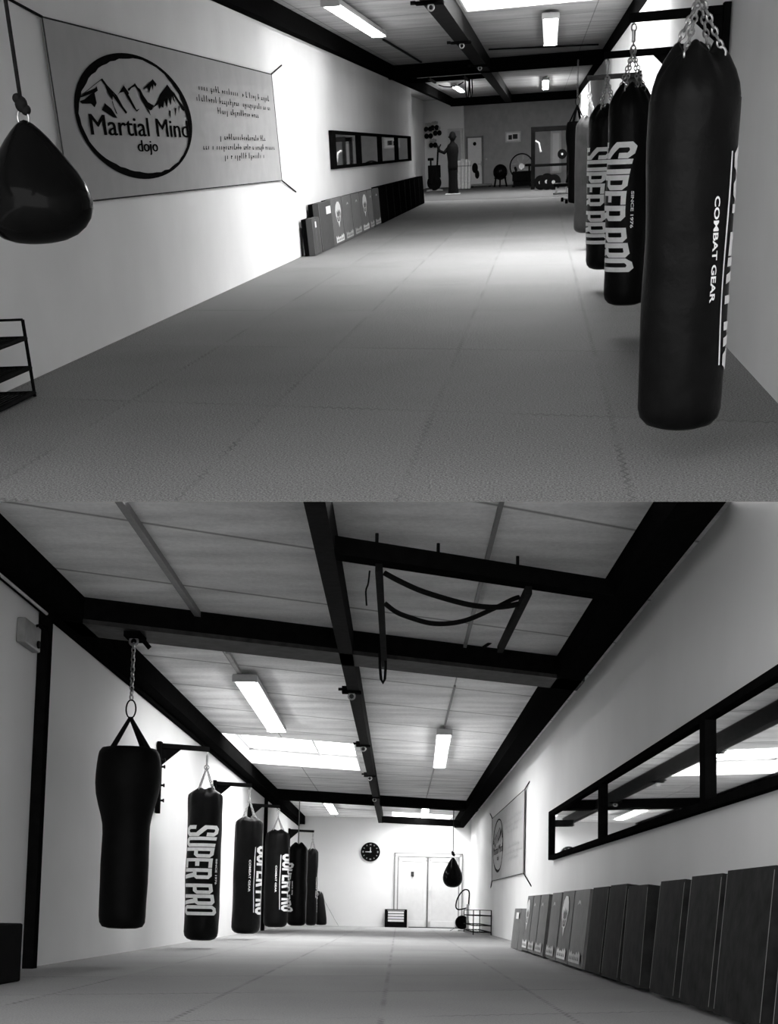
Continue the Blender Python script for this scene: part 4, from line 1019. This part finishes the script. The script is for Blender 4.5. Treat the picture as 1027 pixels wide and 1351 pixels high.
# --- banner
ux = UXL+.03
cs = [U.X(55, 22, ux), U.X(358, 98, ux), U.X(372, 238, ux), U.X(93, 268, ux)]
make_banner(U, UXL, 1, cs, 'grey banner with round mountain emblem on the left wall of the upper hall', M['banner'], M['ink'],
            [(cs[0], U.X(12, -4, ux)), (cs[1], U.X(374, 86, ux)), (cs[2], U.X(393, 253, ux)), (cs[3], U.X(83, 300, ux))], M['inksoft'])
# --- mirror
my0, my1 = U.X(437, 198, UXL+.03).y, U.X(541, 196, UXL+.03).y
z1 = (U.X(436, 172.5, UXL+.03).z+U.X(541, 179.5, UXL+.03).z)/2; z0 = (U.X(440, 222, UXL+.03).z+U.X(541, 213, UXL+.03).z)/2
wall_mirror(U, UXL, 1, my0, my1, 4, z0, z1, 'long black framed mirror on the left wall of the upper hall', .05, .10, 0, .36)
# --- pads
xs = [(414, 418.6, .48, 'd', 3), (419, 423.5, .48, 'd', 0), (424.3, 440.5, .66, 'd', 3), (441, 454.6, .67, 'g', 2), (455, 467, .67, 'g', 1), (467.5, 478, .67, 'g', 1), (478.3, 488, .67, 'g', 2), (488.5, 494.5, .67, 'g', 1), (495, 503.5, .67, 'd', 1),
      (504.5, 513.5, .69, 'k', 0), (514, 522, .69, 'k', 0), (522.5, 530, .69, 'k', 0), (530.5, 537.3, .69, 'k', 0), (537.8, 544, .69, 'k', 0), (544.4, 550, .69, 'k', 0), (550.4, 555.6, .69, 'k', 0), (556, 561.5, .69, 'k', 0)]
ulab = ['small dark grey pad nearest the viewer in the upper row', 'second small dark grey pad in the upper row', 'tall dark grey pad just behind the two small ones of the upper row',
        'first light grey printed pad of the upper row, with crest', 'second light grey printed pad of the upper row', 'third light grey printed pad of the upper row', 'fourth light grey printed pad of the upper row, with crest',
        'narrow fifth light grey pad of the upper row', 'last grey pad before the black ones in the upper row',
        'first black pad after the grey ones in the upper row', 'second black pad after the grey ones in the upper row', 'third black pad after the grey ones in the upper row', 'fourth black pad after the grey ones in the upper row',
        'fifth black pad after the grey ones in the upper row', 'sixth black pad after the grey ones in the upper row', 'black pad last but one towards the gym corner in the upper row', 'black pad at the gym end of the upper row']
uxf = UXL+.23
for (xa, xb, hh_, c, pr), lb in zip(xs, ulab):
    ya, yb2 = U.X(xa, 300, uxf).y, U.X(xb, 300, uxf).y
    dep = uxf-UXL; ln = .05; th = dep-.015-.05
    make_pad(U, uxf, (ya+yb2)/2, -1, abs(yb2-ya)*.97, hh_+.04, th, ln, {'k': M['padk_far'], 'g': M['padg'], 'd': M['padd']}[c], lb, 'kick pads along the banner wall', pr)
# --- wire rack at the left edge
q = U.Z(46, 523); hr = U.Y(22, 422, q.y).z
s1 = U.Y(27, 446, q.y).z; s2 = U.Y(36, 485, q.y).z; s3 = U.Y(45, 518, q.y).z
wire_rack(U, UXL+.02, q.x, q.y-2.2, q.y, hr, (max(s3, .02), s2, s1), 'black wire shoe rack at the left edge of the upper hall', .012, 7)

# --- far gym zone. FY: depth at which gear stands
def gfloor(px, py): return U.Z(px, py, .004)
def at_far(px, py, Y): return U.Y(px, py, Y)
endd = V((1, kU, 0)).normalized(); RZU = math.atan2(endd.y, endd.x)
def on_back(px, py): return U.C(px, py, cE)
# door in back wall
a, b = on_back(617, 181), on_back(637, 237); o = V((a.x, a.y, 0)); W = (on_back(637, 210)-on_back(617, 210)).dot(endd); Hd = a.z
t = thing('door_2', U, o, 'pale door in the dark end wall of the upper hall', 'door', None, RZU, 'structure')
link('door_leaf', MB().box(.03, W-.03, -.05, -.004, .01, Hd-.03), M['bright'], t)
link('door_frame', MB().box(-.03, .03, -.07, -.003, 0, Hd).box(W-.03, W+.03, -.07, -.003, 0, Hd).box(-.03, W+.03, -.07, -.003, Hd-.04, Hd+.02), M['grey'], t)
link('door_sign', MB().disc((W*.5, -.055, Hd*.86), (0,1,0), .07, .01, 14), M['black'], t)
link('handle', MB().box(W*.72, W*.95, -.12, -.09, Hd*.44, Hd*.455).box(W*.92, W*.97, -.1, -.05, Hd*.40, Hd*.50), M['alu'], t)
link('keyhole_plate', MB().box(W+.12, W+.20, -.03, -.004, Hd*.52, Hd*.56), M['alu'], t)
# picture
a, b = on_back(667.5, 174), on_back(688, 187); o = V((a.x, a.y, b.z)); W = (b-a).dot(endd); Hp = a.z-b.z
t = thing('wall_picture', U, o, 'small pale framed picture on the dark upper end wall', 'picture', None, RZU)
link('frame', MB().box(0, W, -.05, -.004, 0, .05).box(0, W, -.05, -.004, Hp-.05, Hp).box(0, .05, -.05, -.004, 0, Hp).box(W-.05, W, -.05, -.004, 0, Hp), M['alu'], t)
link('sheet', MB().box(.04, W-.04, -.03, -.004, .04, Hp-.04), M['bright'], t)
link('image', MB().box(W*.2, W*.42, -.034, -.03, Hp*.25, Hp*.68).box(W*.48, W*.78, -.034, -.03, Hp*.3, Hp*.74), M['inksoft'], t)
# framed mirror on the pale panel
def on_part(px, py): return U.C(px, py, cP)
a, b = on_part(591.5, 170), on_part(611, 238); o = V((a.x, a.y, b.z)); W = (on_part(611, 200)-on_part(591.5, 200)).dot(endd); Hm = a.z-b.z
t = thing('wall_mirror', U, o, 'tall pale framed mirror behind the dark training dummy', 'mirror', None, RZU)
link('frame', MB().box(0, .10, -.06, -.004, 0, Hm).box(W-.10, W, -.06, -.004, 0, Hm).box(0, W, -.06, -.004, Hm-.10, Hm), M['white'], t)
link('glass', MB().box(.08, W-.08, -.03, -.004, .0, Hm-.08), M['mirror'], t)
# training dummy
Yd = gfloor(598, 255).y
def far_thing(name, px, py, label, cat, Y=None, group=None):
    g = gfloor(px, py); 
    return thing(name, U, (g.x, g.y, .004), label, cat, group), V((g.x, g.y, .004)), g.y/F
t, o, s = far_thing('training_dummy', 598.5, 256, 'black freestanding torso training dummy before the pale mirror', 'training dummy')
prof = [(.001, 0), (5.5, 0), (6.5, 1.2), (6.2, 4), (5.6, 8), (5.3, 16), (5.4, 22), (5.8, 26)]
link('stand', MB().lathe([(r*s, z*s) for r, z in prof]+[(.001, 26*s)], 24), M['black'], t, True)
tor = MB().lathe([(max(.001, r*s), z*s) for r, z in ((.001, 25), (5.6, 25.5), (6.0, 30), (5.8, 35), (6.4, 40), (7.2, 46), (7.0, 50), (5.6, 53.2), (3.2, 55), (2.3, 56.5), (2.2, 58), (.001, 58.5))], 24)
tor.xf(lambda v: (v.x, v.y*.75, v.z)); link('torso', tor, M['black'], t, 'all')
hd = MB().sphere((.3*s, 0, 62*s), 4.4*s, 18, 12, (.92, 1.05, 1.22)).sphere((0, -4.2*s, 61*s), 1.0*s, 8, 6).sphere((4.2*s, 0, 61.5*s), 1.0*s, 8, 6).sphere((-3.8*s, 0, 61.5*s), 1.0*s, 8, 6); link('head', hd, M['black'], t, 'all')
link('arm', MB().tube([(-5.5*s, 0, 49*s), (-10*s, -1*s, 45*s), (-15*s, -1.5*s, 47*s), (-18*s, -1.5*s, 53*s)], [2.2*s, 2.0*s, 1.7*s, 1.3*s], 10), M['black'], t, True)
link('base_plate', MB().box(-9*s, 8*s, -8*s, 6*s, 0, .8*s), M['pale'], t)
# low black machine between dummy and wall
t, o, s = far_thing('stationary_bike', 573.5, 252, 'dark upright exercise bike at the gym end of the banner wall', 'exercise bike')
link('flywheel', MB().disc((0, 0, 9*s), (.2, 1, 0), 8.5*s, 3*s, 24), M['black'], t)
link('body', MB().bar((-4*s, 0, 8*s), (1*s, 0, 26*s), 5*s, 6*s, (0,1,0)).bar((4*s, 0, 8*s), (1*s, 0, 24*s), 4*s, 5*s, (0,1,0)).box(-7*s, 8*s, -2*s, 2*s, 14*s, 28*s), M['black'], t, bevel=.02)
link('seat', MB().box(-7*s, 0, -2*s, 2*s, 33*s, 36*s).bar((-3.5*s, 0, 26*s), (-3.5*s, 0, 34*s), 2*s, 2*s), M['black'], t, bevel=.02)
link('handlebar', MB().bar((4*s, 0, 26*s), (5.5*s, 0, 44*s), 2*s, 2*s).tube([(5.5*s, -4*s, 44*s), (5.5*s, 4*s, 44*s)], 1.0*s, 8).bar((5.5*s, 0, 44*s), (9*s, 0, 50*s), 1.4*s, 1.4*s), M['black'], t)
link('foot', MB().box(-9*s, -6*s, -4*s, 4*s, 0, 1.6*s).box(7*s, 10*s, -4*s, 4*s, 0, 1.6*s).bar((-7*s,0,1*s), (8*s,0,1*s), 2*s, 2*s), M['grey'], t)
# gear hung on the left wall above the bike: gloves, one thing each
gl = [(566.5, 168, 'pair of dark gloves hung highest on the gym end of the banner wall'), (567, 177, 'dark gloves hung below the highest pair by the gym corner'), (575, 166, 'dark head guard hung beside the highest gloves'), (578.5, 173, 'black gloves hanging right of the head guard by the gym corner'), (573, 189, 'round dark pad hung lowest above the exercise bike')]
for px, py, lb in gl:
    q = on_part(px, py); s = q.y/F
    t = thing('wall_hanging_glove_pair', U, q, lb, 'boxing gear', 'gear hung by the gym corner', RZU-PI/2)
    for dy in (-2.6*s, 2.6*s):
        link('glove', MB().sphere((3*s, dy, -2*s), 2.1*s, 12, 8, (.9, 1.4, 1.4)).sphere((3*s, dy+1.6*s, -2.5*s), 1.0*s, 8, 6), M['leather'], t, 'all')
    link('cuff', MB().tube([(2.5*s, -3.6*s, 3*s), (2.5*s, 3.6*s, 3*s)], 1.5*s, 8).bar((0, 0, 5*s), (2.5*s, 0, 3*s), .8*s, .8*s), M['pale'], t)
# stack of pale boards / foam rolls leaning
t, o, s = far_thing('foam_mat_stack', 613, 249, 'pale upright foam boards standing below the door in the upper hall', 'foam boards')
for i, (x0, x1, h) in enumerate(((-8, -4, 31), (-3.6, 0, 33), (.4, 4, 32), (4.4, 7.5, 30))):
    link('board', MB().box(x0*s, x1*s, -3*s, 3*s, 0, h*s).xf(lambda v: (v.x+.02*v.z, v.y, v.z)), M['pale'], t, bevel=.02)
link('strap', MB().box(-8.2*s, 8.6*s, -3.2*s, 3.2*s, 24*s, 25.4*s), M['grey'], t)
# jacket thrown over the boards' end
jk = MB().sphere((0, 0, 4*s), 4*s, 12, 8, (.9, .8, 1.4)).sphere((2.5*s, 0, -3*s), 3*s, 10, 7, (.9, .8, 1.6)); 
t2 = tag(link('draped_jacket', jk, M['black'], None, True, None, 0, U), 'black jacket hanging over the end of the pale boards', 'jacket'); place(t2, U, (o.x+13*s, o.y, 18*s))
# kettlebells before the door
for px, py, lb, sc in ((630, 241, 'black kettlebell on the floor before the pale upper door', 1.0), (637, 240.5, 'smaller black kettlebell right of the first by the upper door', .8)):
    t, o, s = far_thing('kettlebell', px, py, lb, 'kettlebell', group='kettlebells by the door'); s *= sc
    link('bell', MB().sphere((0, 0, 3.2*s), 3.3*s, 14, 10), M['black'], t, True); link('handle', MB().ring((0, 0, 7*s), (0,1,0), 2.3*s, .7*s, 14, 6), M['alu'], t, True)
t, o, s = far_thing('low_platform', 634, 246.5, 'low grey step platform on the dark gym floor', 'platform')
link('deck', MB().box(-12*s, 14*s, -5*s, 5*s, 1.0*s, 3.2*s), M['grey'], t, bevel=.02); link('foot', MB().box(-11*s, -8*s, -5*s, 5*s, 0, 1*s), M['black'], t); link('foot', MB().box(10*s, 13*s, -5*s, 5*s, 0, 1*s), M['black'], t)
# medicine ball rack: dark round ball on stand
t, o, s = far_thing('medicine_ball_stand', 660.5, 246.5, 'black ball resting on a low stand left of the air bike', 'ball stand')
link('ball', MB().sphere((0, 0, 16*s), 8.6*s, 22, 14), M['vinyl_s'], t, 'all')
link('ring', MB().ring((0, 0, 9.5*s), (0,0,1), 6.5*s, .9*s, 20, 6), M['black'], t, True)
for a in range(3): c_, s_2 = math.cos(a*2.094+.5), math.sin(a*2.094+.5); link('leg', MB().tube([(6.3*s*c_, 6.3*s*s_2, 9.5*s), (8.5*s*c_, 8.5*s*s_2, 0)], 1.0*s, 8), M['black'], t)
# air bike with big fan wheel
t, o, s = far_thing('air_bike', 688.5, 246.5, 'dark air bike with large caged fan wheel before the upper end wall', 'air bike')
c = V((0, 0, 22*s)); cage = MB().ring(c, (0,1,0), 13.6*s, .75*s, 36, 8)
link('cage', cage, M['black'], t, True)
sp = MB()
for i in range(9): a = 2*PI*i/9; sp.bar(c, c+V((13.4*s*math.cos(a), 0, 13.4*s*math.sin(a))), .5*s, .3*s, (0,1,0))
link('spoke', sp, M['grey'], t); link('hub', MB().disc(c, (0,1,0), 3.2*s, 3*s, 18), M['alu'], t)
link('housing', MB().box(-11*s, 12*s, -2.5*s, 2.5*s, 6*s, 17*s).bar((-6*s, 0, 17*s), (-8*s, 0, 22*s), 3*s, 3*s), M['black'], t, bevel=.03)
link('foot', MB().box(-11*s, -8*s, -6*s, 6*s, 0, 2*s).box(9*s, 12*s, -6*s, 6*s, 0, 2*s).box(-10*s, 11*s, -1.5*s, 1.5*s, 1*s, 6*s), M['black'], t)
link('seat', MB().box(4*s, 13*s, -3*s, 3*s, 22*s, 24.5*s).bar((9*s, 0, 16*s), (9*s, 0, 22*s), 2*s, 2*s), M['black'], t, bevel=.02)
# squat rack
t, o, s = far_thing('squat_rack', 727.5, 248, 'black steel squat rack before the upper end wall', 'squat rack')
def upx(px): return (px-727.5)*s
Hs = at_far(727, 167, o.y).z
for px in (706, 748):
    for dy in (-.9, .9): link('post', MB().box(upx(px)-2.2*s, upx(px)+2.2*s, dy-1.6*s, dy+1.6*s, 0, Hs), M['steel'], t)
for dy in (-.9, .9): link('top_beam', MB().box(upx(706), upx(748), dy-1.5*s, dy+1.5*s, Hs-4.5*s, Hs), M['steel'], t)
for px in (706, 748): link('side_beam', MB().box(upx(px)-1.6*s, upx(px)+1.6*s, -.9, .9, Hs-4*s, Hs-.5*s).box(upx(px)-1.6*s, upx(px)+1.6*s, -.9, .9, 0, 3*s), M['steel'], t)
zb_ = at_far(727, 217.5, o.y).z
link('safety_bar', MB().box(upx(706), upx(748), -1.0, -.8, zb_-1.2*s, zb_+1.6*s), M['steel'], t)
link('pull_up_handle', MB().tube([(upx(709), -.95, Hs*.78), (upx(713), -1.0, Hs*.74), (upx(715), -1.0, Hs*.60)], 1.2*s, 8), M['alu'], t)
# bumper plate stored on the rack, barbell
pz_ = at_far(740, 203, o.y).z
t2 = thing('weight_plate', U, (o.x+upx(739.5), o.y-1.25, pz_), 'black weight plate stored on the right post of the squat rack', 'weight plate', 'weight plates by the rack')
link('disc', MB().disc((0,0,0), (0,1,0), 5.2*s, 2.4*s, 24), M['black'], t2, bevel=.01); link('hub', MB().disc((0,-1.4*s,0), (0,1,0), 1.2*s, .8*s, 12), M['alu'], t2)
for px, py, R, lb in ((714, 240, 8, 'large weight plate standing left under the squat rack'), (722, 238, 9, 'larger weight plate standing in the middle under the squat rack'), (731, 236, 8.5, 'weight plate standing right of the middle under the squat rack')):
    g = gfloor(px, 250.5); s3 = g.y/F
    t2 = thing('weight_plate', U, (g.x, g.y, R*s3+.004), lb, 'weight plate', 'weight plates by the rack')
    link('disc', MB().disc((0,0,0), (.35,1,0), R*s3, 2.6*s3, 26), M['black'], t2); link('hub', MB().disc((-.5*s3,-1.6*s3,0), (.35,1,0), 2*s3, 1*s3, 14), M['alu'], t2)
# bench in front
t, o, s = far_thing('weight_bench', 741, 256, 'black weight bench on a pale base in front of the squat rack', 'bench')
link('pad', MB().box(-10*s, 9*s, -7*s, 7*s, 8*s, 12*s), M['leather'], t, bevel=.03)
link('backrest', MB().bar((6*s, 0, 12*s), (10*s, 0, 27*s), 8*s, 3*s, (1,0,0)), M['leather'], t, bevel=.02)
link('frame', MB().box(-10*s, 10*s, -6*s, -4*s, 0, 2*s).box(-10*s, 10*s, 4*s, 6*s, 0, 2*s).box(-10*s, -8*s, -6*s, 6*s, 0, 2*s).box(8*s, 10*s, -6*s, 6*s, 0, 2*s), M['pale'], t, bevel=.01)
link('leg', MB().bar((-6*s, 0, 1*s), (-6*s, 0, 9*s), 2*s, 2*s), M['alu'], t); link('leg', MB().bar((6*s, 0, 1*s), (6*s, 0, 9*s), 2*s, 2*s), M['alu'], t)
# dumbbells on the floor near the bags
for px, py, lb in ((747, 266, 'black dumbbell on the floor in front of the bench, left one'), (752.5, 268.5, 'black dumbbell on the floor by the farthest upper bag')):
    t, o, s = far_thing('dumbbell', px, py, lb, 'dumbbell', group='dumbbells on the floor')
    link('grip', MB().tube([(-4*s, 0, 2.4*s), (4*s, 0, 2.4*s)], .8*s, 8), M['alu'], t)
    for x in (-4.4, 4.4): link('weight_head', MB().disc((x*s, 0, 2.4*s), (1,0,0), 2.4*s, 3*s, 6), M['black'], t)
# pale standing panel (window strip) behind the squat rack
a, b = on_back(727.5, 173), on_back(741, 228); o = V((a.x, a.y, b.z)); W = (b-a).dot(endd)
t = thing('window_5', U, o, 'pale tall glazed panel in the end wall behind the squat rack', 'window', None, RZU, 'structure')
Hp = a.z-b.z
link('frame', MB().box(0, W, -.06, -.004, 0, .08).box(0, W, -.06, -.004, Hp-.08, Hp).box(0, .08, -.06, -.004, 0, Hp).box(W-.08, W, -.06, -.004, 0, Hp), M['white'], t)
link('pane', MB().box(.05, W-.05, -.04, -.004, .05, Hp-.05), M['bright'], t)

# =================================================================================================
#                                                  LIGHT
# =================================================================================================
w = bpy.data.worlds.new('world'); bpy.context.scene.world = w; w.use_nodes = True
w.node_tree.nodes['Background'].inputs['Color'].default_value = (1, 1, 1, 1)
w.node_tree.nodes['Background'].inputs['Strength'].default_value = WK
sc = bpy.context.scene
sc.view_settings.view_transform = 'Standard'; sc.view_settings.look = 'None'; sc.view_settings.gamma = 1; sc.view_settings.use_curve_mapping = False
sc.view_settings.exposure = 0.18
